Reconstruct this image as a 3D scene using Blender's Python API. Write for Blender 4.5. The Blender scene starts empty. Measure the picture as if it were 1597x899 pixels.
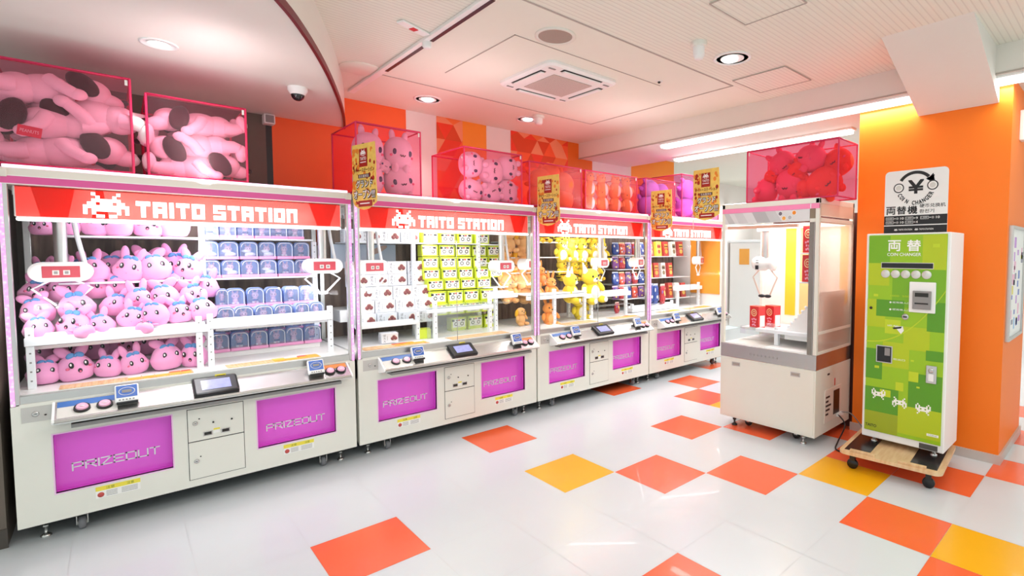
import bpy, bmesh, math, random
from mathutils import Vector, Matrix, Euler, noise
C = bpy.context.scene.collection
S = bpy.context.scene
PI = math.pi
R = math.radians
rng = random.Random(7)

# ------------------------------------------------------------------ camera, world, light, exposure
FPX, YAW, PITCH, CX, CY, EYE = 795.914, 0.76079, -0.052851, 935.98, 437.209, 1.5318   # pixels refer to a 1597 x 899 frame
def cam_axes():
    cy, sy, cp, sp = math.cos(YAW), math.sin(YAW), math.cos(PITCH), math.sin(PITCH)
    f = Vector((sy*cp, cy*cp, sp)); r = Vector((cy, -sy, 0)); u = r.cross(f)
    return r, u, f
RV, UV, FV = cam_axes()
cam_data = bpy.data.cameras.new('camera'); cam = bpy.data.objects.new('camera', cam_data); C.objects.link(cam)
cam.matrix_world = Matrix(((RV.x, UV.x, -FV.x, 0), (RV.y, UV.y, -FV.y, 0), (RV.z, UV.z, -FV.z, EYE), (0, 0, 0, 1)))
cam_data.sensor_width = 36; cam_data.lens = FPX/1597*36
cam_data.shift_x = -(CX-798.5)/1597; cam_data.shift_y = (CY-449.5)/1597
cam_data.clip_start = 0.05
S.camera = cam
S.view_settings.view_transform = 'Standard'; S.view_settings.look = 'None'
S.view_settings.gamma = 1; S.view_settings.use_curve_mapping = False
S.view_settings.exposure = -0.18
S.cycles.transparent_max_bounces = 24
S.cycles.max_bounces = 8; S.cycles.diffuse_bounces = 4; S.cycles.glossy_bounces = 3
S.cycles.caustics_reflective = False; S.cycles.caustics_refractive = False
world = bpy.data.worlds.new('world'); S.world = world; world.use_nodes = True
bg = world.node_tree.nodes['Background']; bg.inputs[0].default_value = (0.90, 1.0, 0.985, 1); bg.inputs[1].default_value = 1.25
def area(name, loc, target, sx, sy, watts, col=(1, 1, 1)):
    l = bpy.data.lights.new(name, 'AREA'); l.shape = 'RECTANGLE'; l.size = sx; l.size_y = sy; l.energy = watts; l.color = col
    o = bpy.data.objects.new(name, l); C.objects.link(o); o.location = loc
    d = Vector(target) - Vector(loc)
    o.rotation_euler = d.to_track_quat('-Z', 'X' if abs(d.normalized().z) < 0.999 else 'Y').to_euler()
    return o
WHITE_L = (0.95, 1.0, 1.0); PINK_L = (1.0, 0.28, 0.36)
# unseen area lamps assumed on the hall ceiling behind and beside the viewer
area('ceiling_lamp_light', (0.9, 0.6, 2.9), (0.9, 0.6, 0), 2.4, 1.2, 30, WHITE_L)
area('ceiling_lamp_light', (2.6, -0.9, 2.9), (2.6, -0.9, 0), 2.4, 1.2, 30, WHITE_L)
area('ceiling_lamp_light', (-1.2, 1.0, 2.9), (-1.2, 1.0, 0), 1.2, 2.0, 20, WHITE_L)
area('ceiling_lamp_light', (7.8, 2.4, 2.85), (7.8, 2.4, 0), 2.0, 3.0, 100, WHITE_L)
# pink light thrown up by the light tapes on the roofs of the cabinets
for x, w in ((0.4, 1.0), (2.1, 3.6), (3.7, 2.8), (5.3, 1.6)):
    area('roof_tape_light', (x, 4.72, 2.02), (x, 4.8, 3), 1.4, 0.12, w, PINK_L)

for x in (0.42, 2.08, 3.71, 5.34): area('roof_edge_tape_light', (x, 3.89, 1.975), (x, 4.25, 2.45), 1.5, 0.05, 5.5, (1.0, 0.84, 0.88))

# ------------------------------------------------------------------ pixel -> point helpers (lay the plan out from measured sight lines)
def ray(px, py): return FV + RV*((px-CX)/FPX) - UV*((py-CY)/FPX)
def at(px, py, Y): d = ray(px, py); return Vector((0, 0, EYE)) + d*(Y/d.y)
def atx(px, py, X): d = ray(px, py); return Vector((0, 0, EYE)) + d*(X/d.x)
def atz(px, py, Z): d = ray(px, py); return Vector((0, 0, EYE)) + d*((Z-EYE)/d.z)

# ------------------------------------------------------------------ materials
def lin(c):
    if isinstance(c, str):
        c = [int(c[i:i+2], 16)/255 for i in (0, 2, 4)]
    return tuple(((v+0.055)/1.055)**2.4 if v > 0.04045 else v/12.92 for v in c)
MATS = {}
def mat(name, col, rough=0.5, metal=0.0, vary=0.06, scale=6.0, spec=0.5, bump=0.0, emit=0.0, coat=0.0, sheen=0.0, trans=None):
    if name in MATS: return MATS[name]
    m = bpy.data.materials.new(name); m.use_nodes = True; nt = m.node_tree; N = nt.nodes; L = nt.links
    b = N['Principled BSDF']; c = lin(col)
    tc = N.new('ShaderNodeTexCoord'); nz = N.new('ShaderNodeTexNoise'); nz.inputs['Scale'].default_value = scale; nz.inputs['Detail'].default_value = 3
    L.new(tc.outputs['Object'], nz.inputs['Vector'])
    mx = N.new('ShaderNodeMix'); mx.data_type = 'RGBA'
    mx.inputs[6].default_value = (*[v*(1-vary) for v in c], 1); mx.inputs[7].default_value = (*[min(1, v*(1+vary)) for v in c], 1)
    L.new(nz.outputs['Fac'], mx.inputs[0]); L.new(mx.outputs[2], b.inputs['Base Color'])
    b.inputs['Roughness'].default_value = rough; b.inputs['Metallic'].default_value = metal
    b.inputs['Specular IOR Level'].default_value = spec; b.inputs['Coat Weight'].default_value = coat; b.inputs['Sheen Weight'].default_value = sheen
    if bump:
        bp = N.new('ShaderNodeBump'); bp.inputs['Strength'].default_value = bump; bp.inputs['Distance'].default_value = 0.01
        L.new(nz.outputs['Fac'], bp.inputs['Height']); L.new(bp.outputs['Normal'], b.inputs['Normal'])
    if emit:
        b.inputs['Emission Color'].default_value = (*c, 1); b.inputs['Emission Strength'].default_value = emit
    MATS[name] = m
    return m
def clear_mat(name, tint, gloss=0.07, rough=0.03, haze=0.0, hazecol=(1, 1, 1)):
    """a thin clear sheet: lets light through in its own tint, mirrors a little, optionally a little milky"""
    m = bpy.data.materials.new(name); m.use_nodes = True; nt = m.node_tree; N = nt.nodes; L = nt.links
    N.remove(N['Principled BSDF']); out = N['Material Output']
    t = N.new('ShaderNodeBsdfTransparent'); t.inputs[0].default_value = (*tint, 1)
    g = N.new('ShaderNodeBsdfGlossy'); g.inputs['Roughness'].default_value = rough
    nz = N.new('ShaderNodeTexNoise'); nz.inputs['Scale'].default_value = 3
    mp = N.new('ShaderNodeMapRange'); mp.inputs['To Min'].default_value = gloss*0.8; mp.inputs['To Max'].default_value = gloss*1.2
    L.new(nz.outputs['Fac'], mp.inputs['Value'])
    x = N.new('ShaderNodeMixShader'); L.new(mp.outputs[0], x.inputs[0]); L.new(t.outputs[0], x.inputs[1]); L.new(g.outputs[0], x.inputs[2])
    last = x
    if haze:
        d = N.new('ShaderNodeBsdfDiffuse'); d.inputs[0].default_value = (*hazecol, 1)
        tl = N.new('ShaderNodeBsdfTranslucent'); tl.inputs[0].default_value = (*hazecol, 1)
        a = N.new('ShaderNodeMixShader'); a.inputs[0].default_value = 0.5; L.new(d.outputs[0], a.inputs[1]); L.new(tl.outputs[0], a.inputs[2])
        y = N.new('ShaderNodeMixShader'); y.inputs[0].default_value = haze; L.new(x.outputs[0], y.inputs[1]); L.new(a.outputs[0], y.inputs[2]); last = y
    L.new(last.outputs[0], out.inputs[0]); MATS[name] = m
    return m
def glow_panel(name, col, emit=0.0):
    """an acrylic sheet that light shines through"""
    m = bpy.data.materials.new(name); m.use_nodes = True; nt = m.node_tree; N = nt.nodes; L = nt.links
    N.remove(N['Principled BSDF']); out = N['Material Output']; c = lin(col)
    nz = N.new('ShaderNodeTexNoise'); nz.inputs['Scale'].default_value = 5
    mx = N.new('ShaderNodeMix'); mx.data_type = 'RGBA'; mx.inputs[6].default_value = (*[v*0.96 for v in c], 1); mx.inputs[7].default_value = (*c, 1); L.new(nz.outputs['Fac'], mx.inputs[0])
    d = N.new('ShaderNodeBsdfDiffuse'); tl = N.new('ShaderNodeBsdfTranslucent')
    L.new(mx.outputs[2], d.inputs[0]); L.new(mx.outputs[2], tl.inputs[0])
    a = N.new('ShaderNodeMixShader'); a.inputs[0].default_value = 0.55; L.new(d.outputs[0], a.inputs[1]); L.new(tl.outputs[0], a.inputs[2])
    last = a
    if emit:
        e = N.new('ShaderNodeEmission'); e.inputs[0].default_value = (*c, 1); e.inputs[1].default_value = emit
        s = N.new('ShaderNodeAddShader'); L.new(a.outputs[0], s.inputs[0]); L.new(e.outputs[0], s.inputs[1]); last = s
    L.new(last.outputs[0], out.inputs[0]); MATS[name] = m
    return m

M = {}
M['cream'] = mat('cream_enamel', 'e8e6dc', 0.35, vary=0.02)
M['cream2'] = mat('cream_enamel_frame', 'e6ded2', 0.35, vary=0.02)
M['white'] = mat('white_plastic', 'f3f2f0', 0.35, vary=0.02)
M['whitem'] = mat('white_metal', 'eef1f4', 0.3, vary=0.02)
M['alu'] = mat('brushed_aluminium', 'c9c8c6', 0.3, 0.85, vary=0.04, scale=30)
M['steel'] = mat('satin_steel', 'c4c2bf', 0.25, 0.9, vary=0.05, scale=20)
M['dark'] = mat('dark_steel', '3a3836', 0.4, 0.6)
M['black'] = mat('black_plastic', '141315', 0.3, vary=0.1)
M['rubber'] = mat('grey_rubber', '77767a', 0.6)
M['grey'] = mat('grey_plastic', '8f8c8a', 0.5)
M['pinkstrip'] = mat('pink_enamel', 'e0559a', 0.35, vary=0.03)
M['magenta'] = mat('magenta_acrylic', 'ea62de', 0.18, vary=0.05, scale=2.0)
M['silver'] = mat('silver_ink', 'e6dfe8', 0.3, 0.2)
M['yellowst'] = mat('yellow_sticker', 'f1e04a', 0.5)
M['paper'] = mat('white_paper', 'f4f2ee', 0.6, vary=0.02)
M['orange'] = mat('orange_paint', 'ff7d08', 0.5, vary=0.03, scale=2)
M['orangew'] = mat('orange_wallpaper', 'fb6a2c', 0.5, vary=0.03)
M['yelloww'] = mat('yellow_orange_wallpaper', 'fb9a25', 0.5, vary=0.03)
M['wallwhite'] = mat('white_wall', 'f1ebe6', 0.6, vary=0.02)
M['ceil'] = mat('ceiling_paint', 'ece9dc', 0.7, vary=0.015)
M['fascia'] = mat('fascia_white', 'e8e4dc', 0.6, vary=0.02)
M['maroon'] = mat('maroon_trim', '6d1220', 0.4)
M['joint'] = mat('ceiling_joint', 'b8aca2', 0.7)
M['brown'] = mat('brown_shaded_wall', '6f6258', 0.6)
M['blue'] = mat('blue_label', '3d6fb8', 0.35)
M['glass'] = clear_mat('window_glass', (0.985, 0.99, 0.99), 0.012, 0.22)
M['acryl'] = clear_mat('clear_acrylic', (0.97, 0.985, 0.99), 0.10, 0.05, 0.10, (0.95, 0.98, 1))
M['bagpink'] = clear_mat('pink_vinyl', (1.0, 0.62, 0.74), 0.045, 0.32, 0.035, (1.0, 0.20, 0.36))
M['bagred'] = clear_mat('red_pink_vinyl', (1.0, 0.66, 0.64), 0.045, 0.32, 0.05, (1.0, 0.14, 0.28))
M['bagmauve'] = clear_mat('mauve_vinyl', (1.0, 0.60, 0.82), 0.045, 0.32, 0.035, (0.9, 0.15, 0.42))
M['bagrose'] = clear_mat('rose_vinyl', (1.0, 0.52, 0.66), 0.045, 0.32, 0.06, (1.0, 0.2, 0.4))
M['piping'] = mat('vinyl_piping', 'd8285a', 0.35, vary=0.08)
M['ledpink'] = mat('light_tape_pink', 'ff5fd8', 0.5, emit=1.6)
M['ledwhite'] = mat('light_tape_pale', 'ffd9fb', 0.5, emit=1.5)
M['lamp'] = mat('lamp_diffuser', 'ffffff', 0.5, vary=0.0, emit=4.0)
M['letter'] = mat('lit_white_letter', 'fffaf6', 0.5, vary=0.0, emit=2.0)
M['signred'] = glow_panel('sign_acrylic_red', 'f45850', 0.16)
M['signred2'] = glow_panel('sign_acrylic_dark_red', 'dc3f34', 0.14)
M['wood'] = None

# wood board for the backs of the cabinets
def wood(name, c1, c2, sc=(9, 9, 1.2), axis='Z'):
    m = bpy.data.materials.new(name); m.use_nodes = True; nt = m.node_tree; N = nt.nodes; L = nt.links; b = N['Principled BSDF']
    tc = N.new('ShaderNodeTexCoord'); mp = N.new('ShaderNodeMapping'); mp.inputs['Scale'].default_value = sc
    w = N.new('ShaderNodeTexNoise'); w.inputs['Scale'].default_value = 3; w.inputs['Detail'].default_value = 6
    cr = N.new('ShaderNodeValToRGB'); cr.color_ramp.elements[0].color = (*lin(c1), 1); cr.color_ramp.elements[1].color = (*lin(c2), 1)
    cr.color_ramp.elements[0].position = 0.35; cr.color_ramp.elements[1].position = 0.65
    L.new(tc.outputs['Object'], mp.inputs[0]); L.new(mp.outputs[0], w.inputs['Vector']); L.new(w.outputs['Fac'], cr.inputs[0]); L.new(cr.outputs[0], b.inputs['Base Color'])
    b.inputs['Roughness'].default_value = 0.5
    MATS[name] = m
    return m
M['wood'] = wood('dark_wood_board', '5d4a40', '8a7263')
M['lightwood'] = wood('pale_wood_mat', 'd9a878', 'eccb9c', (30, 2, 2))
M['ply'] = wood('plywood', 'd8b083', 'e6c79d', (2, 14, 2))

# ------------------------------------------------------------------ mesh builder
class MB:
    def __init__(s): s.v = []; s.f = []; s.m = []; s.sm = []; s.mats = []
    def mi(s, m):
        if m not in s.mats: s.mats.append(m)
        return s.mats.index(m)
    def add(s, vs, fs, m, smooth=False, T=None):
        b = len(s.v); k = s.mi(m)
        s.v += [tuple(T @ Vector(v)) if T is not None else tuple(v) for v in vs]
        s.f += [tuple(b+i for i in f) for f in fs]; s.m += [k]*len(fs); s.sm += [smooth]*len(fs)
        return s
    def box(s, x0, x1, y0, y1, z0, z1, m, bev=0.0, T=None):
        if x0 > x1: x0, x1 = x1, x0
        if y0 > y1: y0, y1 = y1, y0
        if z0 > z1: z0, z1 = z1, z0
        if bev <= 0:
            vs = [(x, y, z) for z in (z0, z1) for y in (y0, y1) for x in (x0, x1)]
            return s.add(vs, [(0, 2, 3, 1), (4, 5, 7, 6), (0, 1, 5, 4), (2, 6, 7, 3), (0, 4, 6, 2), (1, 3, 7, 5)], m, False, T)
        b = min(bev, (x1-x0)/2.01, (y1-y0)/2.01, (z1-z0)/2.01)
        bm = bmesh.new(); bmesh.ops.create_cube(bm, size=1)
        for v in bm.verts: v.co = Vector(((x0+x1)/2+v.co.x*(x1-x0), (y0+y1)/2+v.co.y*(y1-y0), (z0+z1)/2+v.co.z*(z1-z0)))
        bmesh.ops.bevel(bm, geom=list(bm.edges), offset=b, segments=2, profile=0.5, affect='EDGES')
        bm.verts.index_update()
        s.add([v.co.copy() for v in bm.verts], [tuple(v.index for v in f.verts) for f in bm.faces], m, False, T); bm.free()
        return s
    def ell(s, c, r, m, rot=None, seg=16, ring=10, sq=1.0, fn=None, T=None):
        vs = []; fs = []
        Q = Euler(rot).to_matrix() if rot else Matrix.Identity(3)
        pw = lambda t: math.copysign(abs(t)**sq, t)
        for i in range(ring+1):
            th = PI*i/ring
            for j in range(seg):
                ph = 2*PI*j/seg
                p = Vector((pw(math.sin(th))*pw(math.cos(ph))*r[0], pw(math.sin(th))*pw(math.sin(ph))*r[1], -pw(math.cos(th))*r[2]))
                if fn: p = fn(p)
                vs.append(Q @ p + Vector(c))
        for i in range(ring):
            for j in range(seg):
                a = i*seg+j; b = i*seg+(j+1) % seg
                fs.append((a, b, b+seg, a+seg))
        return s.add(vs, fs, m, True, T)
    def cyl(s, p0, p1, r, m, n=16, r2=None, T=None):
        p0 = Vector(p0); p1 = Vector(p1); d = (p1-p0).normalized(); r2 = r if r2 is None else r2
        a = d.orthogonal().normalized(); b = d.cross(a)
        vs = [p0+(a*math.cos(2*PI*i/n)+b*math.sin(2*PI*i/n))*r for i in range(n)]+[p1+(a*math.cos(2*PI*i/n)+b*math.sin(2*PI*i/n))*r2 for i in range(n)]
        s.add(vs, [(i, (i+1) % n, n+(i+1) % n, n+i) for i in range(n)], m, True, T)
        s.add(vs, [tuple(range(n-1, -1, -1)), tuple(range(n, 2*n))], m, False, T)
        return s
    def tube(s, pts, r, m, n=8, closed=False):
        pts = [Vector(p) for p in pts]; k = len(pts); vs = []; a = None
        for i, p in enumerate(pts):
            q0 = pts[i-1] if (i or closed) else p; q1 = pts[(i+1) % k] if (i < k-1 or closed) else p
            d = (q1-q0).normalized()
            a = d.orthogonal().normalized() if a is None else (a-d*a.dot(d)).normalized()
            b = d.cross(a)
            rr = r[i] if isinstance(r, (list, tuple)) else r
            vs += [p+(a*math.cos(2*PI*j/n)+b*math.sin(2*PI*j/n))*rr for j in range(n)]
        fs = []
        for i in range(k if closed else k-1):
            for j in range(n):
                i2 = (i+1) % k
                fs.append((i*n+j, i*n+(j+1) % n, i2*n+(j+1) % n, i2*n+j))
        s.add(vs, fs, m, True)
        if not closed: s.add(vs, [tuple(range(n-1, -1, -1)), tuple(range((k-1)*n, k*n))], m, False)
        return s
    def lathe(s, prof, o, m, n=24, axis='Z', smooth=True):
        vs = []; o = Vector(o)
        for r, z in prof:
            for j in range(n):
                c, q = math.cos(2*PI*j/n)*r, math.sin(2*PI*j/n)*r
                vs.append(o + (Vector((c, q, z)) if axis == 'Z' else Vector((c, -z, q)) if axis == 'Y' else Vector((-z, c, q))))
        fs = [(i*n+j, i*n+(j+1) % n, (i+1)*n+(j+1) % n, (i+1)*n+j) for i in range(len(prof)-1) for j in range(n)]
        return s.add(vs, fs, m, smooth)
    def poly(s, pts, m, T=None): return s.add(pts, [tuple(range(len(pts)))], m, False, T)
    def prism(s, pts, d, m, T=None):
        d = Vector(d); n = len(pts); vs = [Vector(p) for p in pts]+[Vector(p)+d for p in pts]
        return s.add(vs, [tuple(range(n-1, -1, -1)), tuple(range(n, 2*n))]+[(i, (i+1) % n, n+(i+1) % n, n+i) for i in range(n)], m, False, T)
    def build(s, name, parent=None, loc=None):
        me = bpy.data.meshes.new(name); me.from_pydata([tuple(v) for v in s.v], [], s.f)
        for m in s.mats: me.materials.append(m)
        me.polygons.foreach_set('material_index', s.m); me.polygons.foreach_set('use_smooth', s.sm); me.update()
        o = bpy.data.objects.new(name, me); C.objects.link(o)
        if parent is not None: o.parent = parent
        if loc is not None: o.location = loc
        return o

_txt = {}
def text_geo(txt, spacing=1.0, bold=0.0):
    """outline of some lettering: verts in a unit-high XY plane, faces, width"""
    key = (txt, spacing, bold)
    if key not in _txt:
        cu = bpy.data.curves.new('lettering', 'FONT'); cu.body = txt; cu.size = 1; cu.resolution_u = 3; cu.space_character = spacing; cu.offset = bold
        o = bpy.data.objects.new('lettering', cu); C.objects.link(o)
        me = bpy.data.meshes.new_from_object(o.evaluated_get(bpy.context.evaluated_depsgraph_get()))
        vs = [tuple(v.co) for v in me.vertices]; fs = [tuple(p.vertices) for p in me.polygons]
        bpy.data.objects.remove(o); bpy.data.curves.remove(cu); bpy.data.meshes.remove(me)
        if not vs: vs = [(0, 0, 0)]
        x0 = min(v[0] for v in vs); x1 = max(v[0] for v in vs); y0 = min(v[1] for v in vs); y1 = max(v[1] for v in vs)
        _txt[key] = (vs, fs, x0, x1, y0, y1)
    return _txt[key]
def put_text(mb, txt, o, ex, ez, w, h, m, spacing=1.0, bold=0.0):
    """fit lettering into the rectangle that starts at o and spans w along ex and h along ez"""
    vs, fs, x0, x1, y0, y1 = text_geo(txt, spacing, 0.0)
    o = Vector(o); ex = Vector(ex); ez = Vector(ez)
    if bold:      # a heavier weight: the same outlines set again a little to each side
        e = bold*h*1.5; n_ = ex.cross(ez)*0.00006; w -= 2*e*0.5; h -= 2*e*0.5; o = o+ex*(e*0.5)+ez*(e*0.5)
        for k, (dx, dz) in enumerate(((-1, -1), (1, -1), (-1, 1), (1, 1))):
            mb.add([o+n_*k+ex*((v[0]-x0)/max(1e-6, x1-x0)*w+dx*e*0.5)+ez*((v[1]-y0)/max(1e-6, y1-y0)*h+dz*e*0.5) for v in vs], fs, m)
        return
    mb.add([o+ex*((v[0]-x0)/max(1e-6, x1-x0)*w)+ez*((v[1]-y0)/max(1e-6, y1-y0)*h) for v in vs], fs, m)
def put_bitmap(mb, rows, o, ex, ez, cell, m, cellz=None, dn=None):
    """blocky lettering or a pixel emblem, runs of cells as flat tiles standing a hair off the surface"""
    o = Vector(o); ex = Vector(ex); ez = Vector(ez); cellz = cellz or cell; n = len(rows)
    for r, row in enumerate(rows):
        c = 0
        while c < len(row):
            if row[c] == '#':
                e = c
                while e < len(row) and row[e] == '#': e += 1
                a = o+ex*(c*cell)+ez*((n-1-r)*cellz)
                p = [a, a+ex*((e-c)*cell), a+ex*((e-c)*cell)+ez*cellz, a+ez*cellz]
                if dn is not None: mb.prism(p, dn, m)
                else: mb.poly(p, m)
                c = e
            else: c += 1
GL = {'T': ['######', '######', '..##..', '..##..', '..##..', '..##..', '..##..'], 'A': ['######', '######', '##..##', '######', '######', '##..##', '##..##'],
      'I': ['##']*7, 'O': ['######', '######', '##..##', '##..##', '##..##', '######', '######'], 'S': ['######', '######', '##....', '######', '....##', '######', '######'],
      'N': ['######', '######', '##..##', '##..##', '##..##', '##..##', '##..##'], ' ': ['..']*7}
def block_rows(txt):
    return ['.'.join(GL[c][r] for c in txt) for r in range(7)]
EMBLEM = ['..#.....#..', '...#...#...', '..#######..', '.##.###.##.', '###########', '#.#######.#', '#.#.....#.#', '...##.##...']
CRITTER = ['.#......#.', '#.#....#.#', '#.######.#', '###.##.###', '.########.', '..#....#..', '.#......#.']
STROKES = {'P': [[(0, 0), (0, .95)], [(0, 1), (1, 1), (1, .45), (.18, .45)]], 'R': [[(0, 0), (0, .95)], [(0, 1), (1, 1), (1, .5), (.18, .5)], [(.45, .5), (1, 0)]], 'I': [[(0, 0), (0, 1)]],
           'Z': [[(0, 1), (1, 1), (0, 0), (1, 0)]], 'E': [[(1, 1), (0, 1), (0, 0), (1, 0)], [(0, .5), (.85, .5)]], 'O': [[(0, 0), (1, 0), (1, 1), (0, 1), (0, 0)]],
           'U': [[(0, 1), (0, 0), (1, 0), (1, 1)]], 'T': [[(0, 1), (1, 1)], [(.5, 1), (.5, 0)]]}
def put_strokes(mb, txt, o, ex, ez, w, h, m, t=0.13):
    o = Vector(o); ex = Vector(ex); ez = Vector(ez)
    adv = [0.28 if c == 'I' else 1.3 for c in txt]; tot = sum(adv)-0.3; k = w/tot; x = 0
    for c, a in zip(txt, adv):
        for st in STROKES[c]:
            for (ax, ay), (bx, by) in zip(st, st[1:]):
                p = Vector((x+ax, ay, 0)); q = Vector((x+bx, by, 0))
                P = Vector((p.x*k, p.y*h, 0)); Q = Vector((q.x*k, q.y*h, 0)); d = (Q-P)
                if d.length < 1e-6: continue
                d.normalize(); n = Vector((-d.y, d.x, 0))*(t*h/2); e = d*(t*h/2)
                P -= e; Q += e
                mb.poly([o+ex*v.x+ez*v.y for v in (P-n, Q-n, Q+n, P+n)], m)
        x += a

# ------------------------------------------------------------------ naming, parenting, copying
def tag(o, label, cat, group=None):
    o['label'] = label; o['category'] = cat
    if group: o['group'] = group
    return o
def thing(name, label, cat, loc=(0, 0, 0), rot=(0, 0, 0), group=None):
    o = bpy.data.objects.new(name, None); C.objects.link(o); o.location = loc; o.rotation_euler = rot; o.empty_display_size = 0.05
    return tag(o, label, cat, group)
def struct(o): o['kind'] = 'structure'; return o
def kids(o): return list(o.children)
def dup(root, loc, rot=None, scale=None, label=None, group=None):
    r = root.copy(); C.objects.link(r); r.location = loc
    if rot is not None: r.rotation_euler = rot
    if scale is not None: r.scale = scale if isinstance(scale, (tuple, list)) else (scale,)*3
    if label: r['label'] = label
    if group: r['group'] = group
    for ch in root.children:
        c = ch.copy(); C.objects.link(c); c.parent = r
        for g in ch.children:
            d = g.copy(); C.objects.link(d); d.parent = c
    return r
class Kind:
    """first placing moves the thing itself, every later one is a copy with copies of its parts"""
    def __init__(s, root): s.root = root; s.used = False
    def put(s, loc, rot=None, scale=None, label=None, group=None):
        if s.used: return dup(s.root, loc, rot, scale, label, group)
        s.used = True; r = s.root; r.location = loc
        if rot is not None: r.rotation_euler = rot
        if scale is not None: r.scale = scale if isinstance(scale, (tuple, list)) else (scale,)*3
        if label: r['label'] = label
        if group: r['group'] = group
        return r
ORD = ['first', 'second', 'third', 'fourth', 'fifth', 'sixth', 'seventh', 'eighth', 'ninth', 'tenth', 'eleventh', 'twelfth']
# ------------------------------------------------------------------ the room
ZC = 2.95; YW = 5.05; TILE = 0.45; TX, TY = 2.0348, 2.9129
M['tile'] = mat('white_vinyl_tile', 'd9dee2', 0.26, vary=0.02, scale=3, coat=0.15)
M['tileo'] = mat('orange_vinyl_tile', 'f9683a', 0.26, vary=0.05, scale=3, coat=0.15)
M['tiley'] = mat('yellow_vinyl_tile', 'f8b614', 0.26, vary=0.04, scale=3, coat=0.15)
orange = {(-3, 0), (0, -2), (1, 1), (2, 2), (4, 3), (2, 4), (1, 5), (4, 4), (5, 5), (-1, 3), (3, 0), (4, 1), (4, -3), (6, -2), (5, -1), (7, 5), (8, -3), (5, 2), (8, 6), (-4, 4), (0, 7), (9, 4)}
yellow = {(0, 0), (3, 3), (2, 5), (5, 0), (-2, 6), (7, 1)}
fl = MB()
for i in range(-10, 20):
    for j in range(-6, 14):
        x, y = TX+i*TILE, TY-j*TILE
        m = M['tileo'] if (i, j) in orange else M['tiley'] if (i, j) in yellow else M['tile']
        g = 0.0007
        fl.poly([(x+g, y-TILE+g, 0), (x+TILE-g, y-TILE+g, 0), (x+TILE-g, y-g, 0), (x+g, y-g, 0)], m)
M['seam'] = mat('floor_seam', 'c9c9cc', 0.5)
fl.box(TX-10*TILE, TX+20*TILE, TY-14*TILE, TY+6*TILE, -0.1, -0.0008, M['seam'])
struct(fl.build('floor'))

# ceiling: ribbed boards with a plain field over the cabinets
def ribbed():
    m = bpy.data.materials.new('ribbed_ceiling_board'); m.use_nodes = True; nt = m.node_tree; N = nt.nodes; L = nt.links; b = N['Principled BSDF']
    tc = N.new('ShaderNodeTexCoord'); w = N.new('ShaderNodeTexWave'); w.wave_type = 'BANDS'; w.bands_direction = 'Y'
    w.inputs['Scale'].default_value = 9.0; w.inputs['Distortion'].default_value = 0
    cr = N.new('ShaderNodeValToRGB'); cr.color_ramp.elements[0].position = 0.02; cr.color_ramp.elements[1].position = 0.16
    cr.color_ramp.elements[0].color = (*lin('ddd8cc'), 1); cr.color_ramp.elements[1].color = (*lin('ece9dc'), 1)
    bp = N.new('ShaderNodeBump'); bp.inputs['Strength'].default_value = 0.25; bp.inputs['Distance'].default_value = 0.004
    L.new(tc.outputs['Object'], w.inputs['Vector']); L.new(w.outputs['Fac'], cr.inputs[0]); L.new(cr.outputs[0], b.inputs['Base Color'])
    L.new(w.outputs['Fac'], bp.inputs['Height']); L.new(bp.outputs['Normal'], b.inputs['Normal']); b.inputs['Roughness'].default_value = 0.7
    return m
M['rib'] = ribbed()
ce = MB()
x0, x1, yb = -4.0, 10.9, -3.6
XB = 4.42
ce.poly([(x0, yb, ZC), (x0, 2.42, ZC), (XB, 2.42, ZC), (XB, yb, ZC)], M['rib'])
ce.poly([(x0, 2.42, ZC), (x0, YW, ZC), (1.57, YW, ZC), (1.57, 2.42, ZC)], M['rib'])
ce.poly([(1.57, 2.42, ZC), (1.57, YW, ZC), (XB, YW, ZC), (XB, 2.42, ZC)], M['ceil'])
ce.poly([(XB, yb, ZC), (XB, 5.9, ZC), (x1, 5.9, ZC), (x1, yb, ZC)], M['ceil'])
ce.box(x0, x1, yb, 5.9, ZC+0.004, ZC+0.1, M['ceil'])
def joint(xa, ya, xb, yb_, w=0.012):
    ce.box(min(xa, xb)-w/2, max(xa, xb)+w/2, min(ya, yb_)-w/2, max(ya, yb_)+w/2, ZC-0.004, ZC+0.002, M['joint'])
joint(1.57, 2.42, 3.85, 2.42); joint(3.85, 2.42, 3.85, 4.19); joint(1.6, 4.19, 3.85, 4.19)
joint(1.94, 2.84, 1.94, 3.8, 0.007); joint(1.94, 2.84, 3.4, 2.84, 0.007)
struct(ce.build('ceiling'))
# lowered soffit with a curved edge over the first cabinet
ZS = 2.68
curve = [(-1.9, 0.95), (-1.2, 1.28), (-0.55, 1.62), (0.0, 2.02), (0.34, 2.37), (0.587, 2.731), (0.738, 2.99), (0.931, 3.379), (1.13, 3.83), (1.345, 4.365), (1.50, 4.80), (1.575, YW)]
def smooth_line(p, k=4):
    out = []
    for i in range(len(p)-1):
        a = Vector((*p[max(0, i-1)], 0)); b = Vector((*p[i], 0)); c = Vector((*p[i+1], 0)); d = Vector((*p[min(len(p)-1, i+2)], 0))
        for t in range(k):
            t /= k
            q = 0.5*((2*b)+(c-a)*t+(2*a-5*b+4*c-d)*t*t+(3*b-a-3*c+d)*t**3); out.append((q.x, q.y))
    return out+[p[-1]]
cv = smooth_line(curve)
so = MB()
so.poly([(x, y, ZS) for x, y in cv]+[(-1.9, YW, ZS)], M['fascia'])
n = len(cv)
so.add([(x, y, ZS) for x, y in cv]+[(x, y, ZC) for x, y in cv], [(i, i+1, n+i+1, n+i) for i in range(n-1)], M['fascia'])
sof = struct(so.build('ceiling_soffit'))
tr = MB()
off = [(x+0.004, y-0.002) for x, y in cv]
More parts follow.
